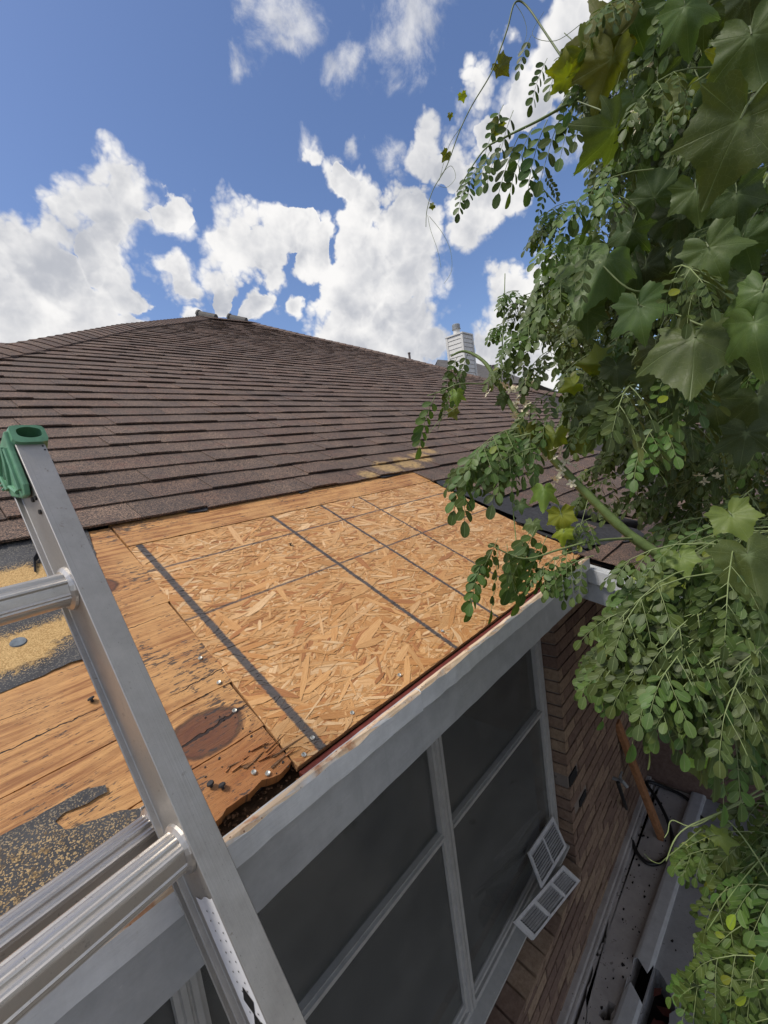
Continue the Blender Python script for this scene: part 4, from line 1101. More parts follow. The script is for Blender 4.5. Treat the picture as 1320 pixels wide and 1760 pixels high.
for k in range(-8, 2):
    b = -.008 + .323 * k; rung(b, -.030, -.425, 0)
for k in range(-9, 1):
    b = .016 + .323 * k; rung(b, -.100, -.431, .006)
def endcap(a0, flip):
    mb = MB(); f = flip
    # top block with an oval hand hole and a toothed side plate
    oc = 24; outer = []; inner = []
    A0, A1, B0, B1 = -.006, .0365, .508, .538
    for i in range(oc):
        th = 2 * math.pi * i / oc; x, y = math.cos(th), math.sin(th); k = (abs(x) ** 6 + abs(y) ** 6) ** (-1 / 6)
        outer.append(((A0 + A1) / 2 + (A1 - A0) / 2 * x * k, (B0 + B1) / 2 + (B1 - B0) / 2 * y * k))
        inner.append(((A0 + A1) / 2 + .001 + .0135 * x * (abs(x) ** 3 + abs(y) ** 3) ** (-1 / 3), (B0 + B1) / 2 + .002 + .0085 * y))
    lv = [(-.070, 1.0, .0), (-.012, 1.0, 0.0), (.005, .90, 0.0)]
    vs = []
    for cc_, sc_, _ in lv:
        for a, b in outer: vs.append(lp(a0 + f * ((A0 + A1) / 2 + (a - (A0 + A1) / 2) * sc_), (B0 + B1) / 2 + (b - (B0 + B1) / 2) * sc_, cc_))
    for cc_ in (.005, -.030):
        for a, b in inner: vs.append(lp(a0 + f * a, b, cc_))
    fs = []
    for r in range(2):
        for i in range(oc):
            j = (i + 1) % oc; fs.append((r * oc + i, r * oc + j, (r + 1) * oc + j, (r + 1) * oc + i))
    for i in range(oc):
        j = (i + 1) % oc; fs += [(2 * oc + i, 2 * oc + j, 3 * oc + j, 3 * oc + i), (3 * oc + i, 3 * oc + j, 4 * oc + j, 4 * oc + i)]
    fs += [tuple(4 * oc + i for i in range(oc)), tuple(reversed(range(oc)))]
    if f < 0: fs = [tuple(reversed(q)) for q in fs]
    mb.add(vs, fs); cap = obj('end_cap', mb, M['green'], lad, lp(a0, .51, -.03))
    # side plate hanging down the web, narrowing, with raised ribs
    pl = MB(); q = [(.530, .002), (.530, -.070), (.500, -.074), (.470, -.060), (.448, -.030), (.444, -.016), (.455, -.008), (.505, -.004)]
    lo_ = [lp(a0 - f * .002, b, c) for b, c in q]; hi_ = [lp(a0 - f * .009, b, c) for b, c in q]; n = len(q)
    pl.add(lo_ + hi_, [tuple(range(n, 2 * n)), tuple(reversed(range(n)))] + [(i, (i + 1) % n, n + (i + 1) % n, n + i) for i in range(n)]); bevel(obj('side_plate', pl, M['green'], cap, lp(a0, .48, -.03)), .002)
    rb = MB()
    for pts in ([(.528, -.030), (.505, -.062), (.480, -.058)], [(.512, -.012), (.485, -.016), (.455, -.020)], [(.500, -.030), (.478, -.046), (.458, -.030)], [(.520, -.020), (.500, -.030), (.492, -.050)]):
        rb.tube([lp(a0 - f * .010, b, c) for b, c in pts], .0030, 6)
    for k in range(7):
        b = .532 - k * .0065; rb.tube([lp(a0 - f * .006, b, -.070), lp(a0 - f * .010, b - .002, -.076)], .0022, 5)
    obj('rib', rb, M['green'], cap, lp(a0, .48, -.03))
endcap(0, 1); endcap(-.425, -1)
for b, c in ((.455, -.012), (.440, -.022), (.436, -.011), (.418, -.016)):
    mb = MB(); mb.tube([lp(.0012, b, c), lp(-.0022, b, c)], .0032, 8); obj('rivet', mb, M['black'], lad, lp(0, b, c))
for b, a in ((.506, .026), (.500, .0265)):
    mb = MB(); mb.tube([lp(a, b, -.001), lp(a, b, .0006)], .0012, 6); obj('pin_hole', mb, M['black'], lad, lp(a, b, 0))
# white warning label on the web, with its printed dots and black lozenges
mb = MB(); n = 10; edge = [(-.062 - .0016 * math.sin(k * 1.1), -.006 - .040 * k / n) for k in range(n + 1)]
q = edge + [(-.42, -.046), (-.42, -.006)]
mb.add([lp(-.0006, b, c) for b, c in q], [tuple(range(len(q)))]); lab = obj('label', mb, M['label'], lad, lp(0, -.1, -.02))
for k in range(26):
    b = -.075 - .010 * (k // 2) - R.uniform(0, .003); c = -.014 - .014 * (k % 2) - R.uniform(0, .004)
    mb = MB(); mb.add([lp(-.0012, b + .0012, c), lp(-.0012, b, c - .0012), lp(-.0012, b - .0012, c), lp(-.0012, b, c + .0012)], [(0, 1, 2, 3)]); obj('dot', mb, M['black'], lab, lp(0, b, c))
for b in (-.165, -.190, -.30):
    mb = MB(); mb.add([lp(-.0012, b + .014, -.024), lp(-.0012, b, -.034), lp(-.0012, b - .014, -.024), lp(-.0012, b, -.014)], [(0, 1, 2, 3)]); obj('lozenge', mb, M['black'], lab, lp(0, b, -.02))

# ------------------------------------------------------------------ the drumstick tree hanging over the yard
RL = random.Random(21)
TB = Vector((1.75, -1.95, GZ - .14))
tree = thing('moringa_tree', 'feathery tree with small oval leaflets and cream flowers hanging over the brick yard', 'tree', TB)
def leaflet(mb, base, d, nrm, L, wd, col, cup=.12):
    d = d.normalized(); nrm = (nrm - d * nrm.dot(d))
    if nrm.length < 1e-4: nrm = d.orthogonal()
    nrm.normalize(); s = d.cross(nrm)
    pr = [(0, .06), (.18, .62), (.48, 1.0), (.78, .90), (.94, .56), (1.0, .12)]
    vs = []; 
    for t, w in pr:
        c = base + d * (L * t) - nrm * (L * .10 * t * t)
        vs += [c - s * (wd * .5 * w) + nrm * (wd * cup * w), c, c + s * (wd * .5 * w) + nrm * (wd * cup * w)]
    fs = []
    for i in range(len(pr) - 1):
        p = i * 3; fs += [(p, p + 1, p + 4, p + 3), (p + 1, p + 2, p + 5, p + 4)]
    mb.add(vs, fs, col, [(t, x) for t, _ in pr for x in (-1, 0, 1)])
def tint(rr, y=0.0):
    k = rr.uniform(.72, 1.22)
    if rr.random() < .006 + y: return (k * 2.6, k * 1.9, k * .8)
    return (k * rr.uniform(.92, 1.12), k, k * rr.uniform(.85, 1.1))
UPZ = Vector((0, 0, 1))
def pinna(lf, st, base, d, nrm, L, rr, n=6, ls=.019, droop=.5, y=0.0):
    """one small stalk with pairs of oval leaflets that hang from it"""
    pts = [base]; p = base.copy(); dd = d.normalized(); step = L / n
    for i in range(n):
        dd = (dd + Vector((0, 0, -droop * .22)) + Vector((rr.uniform(-.05, .05), rr.uniform(-.05, .05), 0))).normalized(); p = p + dd * step; pts.append(p.copy())
        side = dd.cross(nrm).normalized()
        if i == n - 1: break
        if i >= 0:
            for sgn in (-1, 1):
                if rr.random() < .04: continue
                k = ls * rr.uniform(.75, 1.15) * (1.0 - .25 * abs(i / n - .45))
                ld = (dd * .70 + side * sgn * rr.uniform(.55, .9) + Vector((0, 0, -.35 * rr.random())))
                ln = nrm + Vector((rr.uniform(-.45, .45), rr.uniform(-.45, .45), rr.uniform(-.2, .45)))
                b = p + side * sgn * .0014; leaflet(lf, b, ld, ln, k, k * rr.uniform(.56, .70), tint(rr, y))
    leaflet(lf, pts[-1], dd, nrm + Vector((rr.uniform(-.3, .3), rr.uniform(-.3, .3), 0)), ls * 1.15, ls * .72, tint(rr, y))
    st.tube(pts, [.0007 * (1 - .5 * i / len(pts)) for i in range(len(pts))], 4, cap=False)
def frond_mesh(kind, seed, y=0.0):
    rr = random.Random(seed); lf = MB(); st = MB()
    p = Vector((0, 0, 0)); pts = [p.copy()]
    if kind == 'pinna':       # a short hanging stalk of leaflets
        pinna(lf, st, p, Vector((.45, 0, -.65)), Vector((rr.uniform(-.4, .4), 1, .45)), rr.uniform(.085, .115), rr, rr.randint(5, 7), .0225, .5, y)
    else:
        L = {'small': .10, 'frond': .165}[kind] * rr.uniform(.85, 1.15); n = {'small': 3, 'frond': 4}[kind]; dd = Vector((1, 0, .05)).normalized()
        for i in range(n):
            dd = (dd + Vector((0, rr.uniform(-.08, .08), -.13 - .05 * i))).normalized(); p = p + dd * (L / n); pts.append(p.copy())
            side = dd.cross(UPZ).normalized(); nr0 = side.cross(dd).normalized()
            if i == 0 and kind == 'frond': continue
            for sgn in (-1, 1):
                d2 = dd * .55 + side * sgn * .75 + Vector((0, 0, -.45)); nv = (UPZ * .55 - side * sgn * .15 + Vector((rr.uniform(-.4, .4), rr.uniform(.3, 1.0), 0)))
                pinna(lf, st, p, d2, nv, rr.uniform(.062, .09) * (1.15 - .4 * i / n), rr, rr.randint(4, 6), .0205, .75, y)
        pinna(lf, st, p, dd, nr0 + Vector((0, .6, 0)), .065, rr, 5, .0205, .7, y)
        st.tube(pts, [.0014 * (1 - .5 * i / len(pts)) for i in range(len(pts))], 5, cap=False)
    return lf, st
def two_mat(name, lf, st):
    """leaflets and their stalk are one frond with two materials"""
    mb = MB(); mb.v = list(lf.v); mb.f = list(lf.f); mb.col = list(lf.col); mb.uv = list(lf.uv); nl = len(lf.f); o = len(mb.v)
    mb.v += st.v; mb.f += [tuple(i + o for i in f) for f in st.f]; mb.col += st.col; mb.uv += [None] * len(st.f)
    me = mb.mesh(name, M['leaflet'], (0, 0, 0), True); me.materials.append(M['twig'])
    me.polygons.foreach_set('material_index', [0] * nl + [1] * len(st.f)); me.update(); return me, mb, nl
FR = {k: [two_mat('frond', *frond_mesh(k, 100 + 17 * i + len(k), .0 if i else .035)) for i in range(n)] for k, n in (('pinna', 5), ('small', 5), ('frond', 7))}
KO = {'pinna': .03, 'small': .10, 'frond': .17}
nf = 0; extra = MB(); extra_nl = []
def place_frond(P, kind, yaw, s=1.0, tilt=0.0, force_extra=False):
    """hang a frond at P; the first 290 are objects of their own, the rest one mass"""
    global nf
    P = P + CX * (KO[kind] * s * .5)
    me, mb, nl = RL.choice(FR[kind])
    if nf < 292 and not force_extra:
        o = link('frond', me, tree, P, (RL.uniform(-.25, .25), tilt, yaw)); o.scale = (s, s, s); nf += 1
    else:
        Mx = Matrix.Translation(P) @ Matrix.Rotation(yaw, 4, 'Z') @ Matrix.Rotation(tilt, 4, 'Y') @ Matrix.Scale(s, 4)
        o0 = len(extra.v); extra.v += [tuple(Mx @ Vector(v)) for v in mb.v]; extra.f += [tuple(i + o0 for i in f) for f in mb.f]; extra.col += mb.col; extra.uv += mb.uv
        extra_nl.append((nl, len(mb.f) - nl))
def inside(p, poly):
    x, y = p; c = False; j = len(poly) - 1
    for i in range(len(poly)):
        xi, yi = poly[i]; xj, yj = poly[j]
        if (yi > y) != (yj > y) and x < (xj - xi) * (y - yi) / (yj - yi) + xi: c = not c
        j = i
    return c
YAWL = math.atan2(CX.y, CX.x) + math.pi      # frond pointing to the left of the view
def curve(pxs, n=6):
    P = [at(*q) for q in pxs]; out = []
    for i in range(len(P) - 1):
        p0, p1, p2, p3 = P[max(i - 1, 0)], P[i], P[i + 1], P[min(i + 2, len(P) - 1)]
        for j in range(n):
            q = j / n; out.append(0.5 * ((2 * p1) + (p2 - p0) * q + (2 * p0 - 5 * p1 + 4 * p2 - p3) * q * q + (3 * p1 - p0 - 3 * p2 + p3) * q ** 3))
    return out + [P[-1]]
def branch(pxs, r0, r1, name='branch', mt='stem', n=6):
    pts = curve(pxs); k = len(pts); mb = MB(); mb.tube(pts, [lerp(r0, r1, i / (k - 1)) * (1 + .06 * math.sin(i * 1.9)) for i in range(k)], n)
    obj(name, mb, M[mt], tree, pts[0], smooth=True); return pts
# trunk and limbs (mostly outside the picture, to the right)
tp_ = [TB, TB + Vector((-.03, .06, .8)), TB + Vector((-.02, .18, 1.6)), TB + Vector((.03, .30, 2.4)), TB + Vector((.1, .42, 3.3)), TB + Vector((.0, .6, 4.3)), TB + Vector((-.3, .9, 5.2))]
mb = MB(); mb.tube(tp_, [.085, .075, .065, .055, .045, .032, .015], 10); obj('trunk', mb, M['bark'], tree, TB, smooth=True)
def limb(a, mid, b, r0, r1):
    a, mid, b = Vector(a), Vector(mid), Vector(b); pts = [a.lerp(mid, t / 6).lerp(mid.lerp(b, t / 6), t / 6) for t in range(7)]
    mb = MB(); mb.tube(pts, [lerp(r0, r1, t / 6) for t in range(7)], 7); obj('branch', mb, M['bark'], tree, a, smooth=True)
# the thick green shoot that leans in over the roof corner
hero = branch([(1500, 1180, 1.00), (1320, 1062, .98), (1190, 985, .98), (1090, 925, 1.0), (1010, 850, 1.02), (940, 778, 1.05), (905, 735, 1.06), (868, 680, 1.08), (835, 625, 1.10), (800, 604, 1.12), (775, 612, 1.12)], .0155, .0022)
limb(TB + Vector((-.02, .12, 1.3)), TB + Vector((.1, .7, 1.5)), hero[0], .032, .0155)
limb(tp_[4], tp_[4] + Vector((.1, .6, .3)), at(1420, 420, 1.5), .035, .016)
limb(tp_[5], tp_[5] + Vector((-.1, .5, .3)), at(1300, 60, 1.2), .022, .008)
b1 = branch([(1420, 420, 1.5), (1300, 470, 1.35), (1200, 490, 1.3), (1120, 520, 1.25)], .014, .004, mt='bark')
branch([(1420, 420, 1.5), (1320, 640, 1.4), (1260, 690, 1.3), (1180, 660, 1.25), (1080, 690, 1.3)], .012, .004, mt='vinestem')
branch([(1300, 60, 1.2), (1180, 70, 1.1), (1080, 120, 1.05), (1000, 165, 1.05), (930, 205, 1.08), (870, 235, 1.1), (830, 260, 1.12), (785, 330, 1.14)], .006, .0012)
branch([(1090, 925, 1.0), (1020, 930, .92), (960, 945, .88), (900, 960, .86), (840, 935, .85)], .0032, .0012, mt='twig')
branch([(835, 660, 1.10), (790, 660, 1.02), (760, 672, 1.0), (735, 680, .98)], .002, .001, mt='twig')
branch([(860, 680, 1.08), (862, 620, 1.1), (866, 540, 1.12), (868, 470, 1.13)], .0022, .0010, mt='stem')
branch([(955, 350, 1.15), (930, 320, 1.15), (915, 290, 1.15)], .0018, .0008)
branch([(1110, 1000, .62), (1125, 1030, .62), (1085, 1100, .60), (1040, 1165, .60)], .0011, .0007, mt='twig')
branch([(1320, 1360, .70), (1240, 1395, .66), (1170, 1430, .66), (1145, 1480, .66)], .0015, .0009, mt='twig')
branch([(1340, 1440, .66), (1270, 1520, .66), (1215, 1600, .66)], .0009, .0006, mt='stem')
# --- sprays picked out one by one: (x, y, distance, kind, turn, size)
for x, y, t_, kind, dy, s in [
    # hanging dark sprays against the sky
    (985, 60, 1.05, 'pinna', .2, 1.0), (960, 85, 1.05, 'pinna', 0, 1.1), (930, 100, 1.06, 'pinna', .3, 1.0), (905, 60, 1.1, 'pinna', 0, .8), (1010, 90, 1.0, 'pinna', .4, 1.2),
    (1000, 168, 1.05, 'pinna', .1, 1.2), (975, 182, 1.05, 'pinna', .1, 1.3), (950, 196, 1.06, 'pinna', .2, 1.5), (925, 206, 1.07, 'pinna', .0, 1.5), (900, 220, 1.08, 'pinna', .3, 1.4), (878, 232, 1.1, 'pinna', -.1, 1.4),
    (855, 180, 1.1, 'pinna', .1, 1.0), (870, 190, 1.1, 'pinna', .5, 1.2), (850, 248, 1.11, 'pinna', 0, 1.0), (830, 262, 1.12, 'pinna', .2, 1.1), (812, 280, 1.13, 'pinna', .1, 1.0), (798, 300, 1.14, 'pinna', 0, .9), (980, 150, 1.05, 'pinna', .4, 1.1),
    (960, 345, 1.15, 'small', .1, .8), (935, 320, 1.15, 'pinna', .3, .7), (920, 292, 1.15, 'pinna', -.2, .6), (955, 365, 1.15, 'small', -.2, .8), (945, 380, 1.15, 'small', .3, .7), (930, 300, 1.15, 'pinna', 3.0, .6),
    # sprigs by the chimney
    (866, 548, 1.12, 'small', .2, .62), (866, 548, 1.12, 'small', 2.9, .62), (866, 556, 1.12, 'pinna', 3.6, .7), (862, 590, 1.1, 'pinna', 0, .6), (860, 588, 1.1, 'pinna', 2.6, .6), (862, 600, 1.1, 'pinna', 1.2, .6), (868, 500, 1.12, 'small', .5, .7), (905, 500, 1.12, 'small', .2, .9),
    (778, 612, 1.12, 'pinna', .1, .9), (795, 606, 1.12, 'pinna', -.6, 1.0), (785, 640, 1.12, 'pinna', .2, .8), (772, 618, 1.12, 'pinna', 1.0, 1.0),
    (735, 680, .98, 'pinna', .1, 1.15), (765, 672, 1.0, 'pinna', .9, .7),
    # the drooping sprays over the shingles and the new board
    (830, 745, 1.0, 'frond', .1, .95), (850, 735, 1.0, 'small', .4, 1.1), (870, 745, .98, 'small', -.3, 1.1), (800, 775, .98, 'pinna', -.2, 1.35), (790, 790, .97, 'pinna', .8, 1.4), (860, 770, .97, 'pinna', .3, 1.3), (835, 760, .98, 'pinna', .1, 1.2), (880, 770, .98, 'small', .2, 1.0), (905, 750, 1.0, 'frond', .2, .9), (930, 700, 1.02, 'frond', 0, 1.0), (935, 660, 1.05, 'frond', .2, .9), (925, 720, 1.0, 'pinna', .5, 1.3), (885, 720, 1.05, 'small', .1, 1.0),
    (905, 905, .88, 'pinna', .5, 1.35), (895, 912, .88, 'pinna', .1, 1.3), (925, 920, .88, 'pinna', .7, 1.2), (912, 930, .88, 'pinna', 0, 1.4), (845, 925, .86, 'pinna', .2, .8), (830, 945, .85, 'pinna', .3, 1.2), (842, 938, .85, 'pinna', 1.4, 1.1), (858, 935, .85, 'pinna', 1.2, 1.0), (820, 955, .85, 'pinna', .1, 1.0), (960, 945, .88, 'small', .2, .8), (985, 955, .86, 'small', .2, .8), (990, 890, .95, 'small', .3, .7),
    (895, 600, 1.06, 'small', .1, .9), (930, 590, 1.02, 'frond', .2, .9), (915, 545, 1.0, 'small', .1, 1.0), (950, 480, 1.0, 'frond', .1, .9), (960, 440, 1.0, 'frond', 0, .9), (975, 420, 1.0, 'small', .2, 1.0),
    # big leaflets near the camera, lower right
    (1108, 975, .62, 'frond', .1, 1.0), (1133, 985, .60, 'frond', -.1, 1.0), (1158, 1020, .58, 'frond', .2, 1.05), (1123, 1050, .60, 'frond', .3, 1.0), (1178, 1060, .58, 'frond', -.2, 1.05), (1208, 1090, .57, 'frond', .1, 1.05), (1248, 1080, .58, 'frond', .3, 1.0), (1138, 1070, .60, 'small', .2, 1.1), (1113, 1070, .62, 'small', .1, 1.0), (1098, 1030, .64, 'small', 0, 1.0), (1148, 1080, .57, 'frond', .2, .95), (1228, 1100, .56, 'frond', .4, .95), (1278, 1090, .56, 'frond', .1, 1.0),
    (1083, 1130, .66, 'small', -.1, .8), (1108, 1160, .60, 'pinna', .6, 1.1), (1093, 1130, .60, 'pinna', .5, 1.2), (1168, 1135, .56, 'pinna', .8, 1.3), (1208, 1150, .56, 'pinna', .9, 1.4), (1223, 1130, .56, 'pinna', .4, 1.3), (1198, 1120, .56, 'small', .3, 1.0), (1218, 1210, .56, 'pinna', .9, 1.2), (1263, 1105, .58, 'small', .2, 1.0), (1148, 1095, .57, 'small', .5, .95),
    (1033, 1140, .66, 'pinna', .1, .7), (1058, 1160, .66, 'pinna', .6, .8),
    (1178, 1625, .75, 'pinna', .9, 1.1)]:
    place_frond(at(x, y, t_), kind, YAWL + dy + RL.uniform(-.12, .12), s * (.86 if t_ < .8 else 1))
# --- the mass of the crown
UP_ = [(1350, -60), (1030, -60), (1015, 60), (1075, 190), (1040, 290), (1010, 350), (975, 430), (955, 500), (940, 570), (960, 640), (1010, 690), (1080, 700), (1150, 740), (1180, 830), (1190, 900), (1350, 960)]
LO_ = [(1400, 880), (1240, 880), (1180, 930), (1120, 975), (1085, 1000), (1065, 1050), (1070, 1095), (1110, 1120), (1180, 1130), (1260, 1120), (1400, 1150)]
BT_ = [(1440, 1360), (1340, 1380), (1280, 1400), (1250, 1440), (1255, 1510), (1300, 1545), (1265, 1590), (1262, 1640), (1285, 1700), (1262, 1820), (1440, 1820)]
def fill(poly, n, t0, t1, kinds, s0, s1, ex=False):
    xs = [p[0] for p in poly]; ys = [p[1] for p in poly]; k = 0; g = 0
    while k < n and g < n * 40:
        g += 1; x, y = RL.uniform(min(xs), max(xs)), RL.uniform(min(ys), max(ys))
        if not inside((x, y), poly): continue
        place_frond(at(x, y, RL.uniform(t0, t1)), RL.choice(kinds), YAWL + RL.gauss(0, .7), RL.uniform(s0, s1), RL.uniform(-.2, .2), ex); k += 1
fill(LO_, 56, .58, .80, ['frond', 'frond', 'small'], .70, 1.0)
fill([(x - 10, y) for x, y in BT_], 66, .60, .95, ['frond', 'frond', 'small', 'pinna'], .72, 1.0)
fill(UP_, 80, .75, 1.15, ['frond', 'small', 'pinna'], .8, 1.1)
fill(UP_, 420, 1.1, 1.9, ['frond', 'frond', 'small'], .95, 1.35, True)
fill([(x + 45, y) for x, y in UP_], 120, 1.6, 2.6, ['frond'], 1.3, 1.8, True)
fill(LO_, 30, .72, 1.0, ['frond', 'small'], .9, 1.2, True)
fill([(1400, 1200), (1290, 1230), (1270, 1260), (1400, 1340)], 8, .8, 1.1, ['frond', 'small'], .9, 1.1, True)
fill([(x + 30, y) for x, y in BT_], 95, .8, 1.3, ['frond', 'small'], .9, 1.3, True)
fill([(1180, 700), (1060, 705), (1000, 740), (1010, 800), (1100, 880), (1190, 900)], 16, 1.15, 1.5, ['small', 'pinna'], .8, 1.1, True)
# the crown goes on to the right and above, outside the picture; fronds added there to deepen the shade
for k in range(420):
    P = TB + Vector((RL.gauss(.2, .75), RL.gauss(.25, .55), RL.uniform(2.0, 5.6)))
    q = proj(P)
    if q and q[0] < 1420 and -80 < q[1] < 1860: continue
    if (P - CP).length < .5: continue
    place_frond(P, 'frond', RL.uniform(0, 6.3), RL.uniform(1.3, 2.0), 0, True)
em = extra.mesh('foliage', M['leaflet'], TB, True); em.materials.append(M['twig'])
mi = []
for a, b in extra_nl: mi += [0] * a + [1] * b
em.polygons.foreach_set('material_index', mi); em.update()
o = link('foliage', em, tree, TB); o['kind'] = 'stuff'
# cream flower sprays
fm = MB(); rr = random.Random(5)
for k in range(5):
    a = k * 1.257 + rr.uniform(-.2, .2); d = Vector((math.cos(a), math.sin(a), rr.uniform(-.5, .3))); leaflet(fm, Vector((0, 0, 0)), d, UPZ, .0125, .006, (1, 1, 1), -.1)
for k in range(4):
    fm.tube([(0, 0, 0), (rr.uniform(-.003, .003), rr.uniform(-.003, .003), .006)], .0006, 4, (.9, .75, .3))
flm = fm.mesh('flower', M['petal'])
for cx, cy, t_, n, sp in ((1088, 195, .95, 3, 8), (1088, 215, .95, 4, 9), (1083, 240, .95, 5, 10), (1165, 240, .95, 2, 10), (880, 690, 1.06, 9, 14), (888, 705, 1.06, 6, 10), (975, 790, 1.0, 5, 14), (955, 810, 1.0, 7, 14), (1185, 668, 1.1, 7, 14), (1215, 808, 1.1, 5, 12), (962, 740, 1.0, 3, 9), (1120, 118, 1.0, 3, 8), (905, 660, 1.06, 3, 8)):
    for k in range(n):
        link('flower', flm, tree, at(cx + RL.gauss(0, sp), cy + RL.gauss(0, sp), t_ + RL.uniform(-.02, .02)), (RL.uniform(-1.2, 1.2), RL.uniform(-1.2, 1.2), RL.uniform(0, 6)))

# ------------------------------------------------------------------ the vine with lobed leaves that climbs through it
VB = Vector((1.55, -1.7, GZ - .14))
vine = thing('climbing_vine', 'climbing vine with large lobed green leaves and curling tendrils over the feathery tree', 'vine', VB)
def vine_leaf_mesh(seed, fold=0.0, deep=1.0, roll=False):
    rr = random.Random(seed)
    tips = [(-2.05, .74), (-1.02, .90), (0, 1.12), (1.02, .90), (2.05, .74)]      # lobes: angle from the tip, reach
    tips = [(a + rr.uniform(-.09, .09), r * rr.uniform(.90, 1.08)) for a, r in tips]
    ol = [(-math.pi, .10), (-2.92, .34), (-2.62, .60)]
    for q, (ta, tr) in enumerate(tips):
        if q:
            pa, pr = tips[q - 1]; ol.append(((ta + pa) / 2 + rr.uniform(-.06, .06), (.80 - .16 * deep) * min(tr, pr) * rr.uniform(.93, 1.07)))
        ol += [(ta - .17, tr * .80), (ta - .05, tr * .955), (ta, tr), (ta + .05, tr * .955), (ta + .17, tr * .80)]
    ol += [(2.62, .60), (2.92, .34), (math.pi, .10)]
    def reach(a):
        for (a0, r0), (a1, r1) in zip(ol, ol[1:]):
            if a0 <= a <= a1:   # straight edge between the two outline points
                den = r0 * math.sin(a - a0) + r1 * math.sin(a1 - a)
                return r0 * r1 * math.sin(a1 - a0) / max(den, 1e-6)
        return .3
    angs = set()
    for ta, _ in tips:
        for d in (-.17, -.05, -.013, 0, .013, .05, .17): angs.add(round(ta + d, 4))
    k = 60
    for i in range(k): angs.add(round(-math.pi + 2 * math.pi * (i + .5) / k, 4))
    angs = sorted(a for a in angs if -math.pi < a < math.pi)
    radii = [0.0, .06, .2, .38, .56, .74, .9, 1.0]; n = len(angs)
    mb = MB(); vs = []; vein = []; uv = []
    ph = [rr.uniform(0, 6) for _ in range(4)]
    for j, rv in enumerate(radii):
        for i, a in enumerate(angs):
            r = reach(a) * rv
            if j == len(radii) - 1: r *= 1 + (.025 if i % 2 else -.02)
            x, y = r * math.sin(a), r * math.cos(a)
            z = .05 * math.sin(5 * x + ph[0]) + .05 * math.sin(6 * y + ph[1]) - (.05, .30, .16, .24)[seed % 4] * r * r + .03 * math.sin(9 * a + ph[2]) * rv * rv - fold * abs(x) ** 1.3
            isv = min(abs(a - ta) for ta, _ in tips)
            vv = 1.0 if isv < .005 else 0.0
            if rv < .07: vv = .9
            z -= .0015 * (1 if isv < .005 else 0) * (1 if 0.05 < rv < .95 else 0)
            if roll:
                th = (x + .2) * 3.4; x, z = math.sin(th) / 3.4, (1 - math.cos(th)) / 3.4 + z * .15
            vs.append((x, y, z)); vein.append(vv); uv.append((r * math.sin(a) + 3 * seed, r * math.cos(a)))
    fs = []
    for j in range(len(radii) - 1):
        for i in range(n - 1):
            p = j * n + i; q = p + n
            if j == 0: fs.append((p, q + 1, q))
            else: fs.append((p, p + 1, q + 1, q))
    mb.add(vs, fs, (1, 1, 1), uv)
    me = mb.mesh('leaf', M['vine'], (0, 0, 0), True)
    at_ = me.attributes.new('vein', 'FLOAT', 'POINT'); at_.data.foreach_set('value', vein)
    return me
LV_ = [vine_leaf_mesh(i, fold=(.08, .40, .75)[i % 3], deep=(.25, .7, .45, .9)[i % 4]) for i in range(9)]
LROLL = vine_leaf_mesh(77, roll=True)
def tinted(me, col):
    m2 = me.copy(); ca = m2.color_attributes['Col']; ca.data.foreach_set('color', [col[0], col[1], col[2], 1.0] * len(ca.data)); return m2
TINTS = {'n': (1, 1, 1), 'd': (.62, .62, .66), 'y': (2.6, 2.0, .7), 'l': (1.7, 1.55, 1.2), 'p': (4.2, 4.0, 3.6), 'o': (1.5, 1.1, .5)}  # yellow and olive tints carry light shining through backlit leaves
LT = {}
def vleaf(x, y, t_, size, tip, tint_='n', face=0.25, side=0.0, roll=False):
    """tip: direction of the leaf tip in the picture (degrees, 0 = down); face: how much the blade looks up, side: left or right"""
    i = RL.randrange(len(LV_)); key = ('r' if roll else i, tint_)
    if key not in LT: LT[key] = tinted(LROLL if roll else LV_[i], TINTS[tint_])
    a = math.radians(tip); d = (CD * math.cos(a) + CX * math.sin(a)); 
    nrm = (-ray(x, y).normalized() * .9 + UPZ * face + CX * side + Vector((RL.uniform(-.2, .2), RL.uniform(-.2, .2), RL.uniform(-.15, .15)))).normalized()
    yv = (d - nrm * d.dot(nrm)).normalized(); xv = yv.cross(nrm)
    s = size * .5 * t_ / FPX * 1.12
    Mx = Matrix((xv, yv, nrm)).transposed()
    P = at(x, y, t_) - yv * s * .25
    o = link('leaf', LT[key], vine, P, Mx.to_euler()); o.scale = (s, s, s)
    # its stalk
    e = P - yv * s * RL.uniform(.3, .6) - nrm * s * RL.uniform(1.6, 2.6) + UPZ * s * .2
    mb = MB(); mb.tube([P, P - yv * s * .14 - nrm * s * .05, P.lerp(e, .5) - yv * s * .10, e], [s * .018, s * .018, s * .016, s * .014], 5); obj('leaf_stalk', mb, M['vinestem'], vine, P)
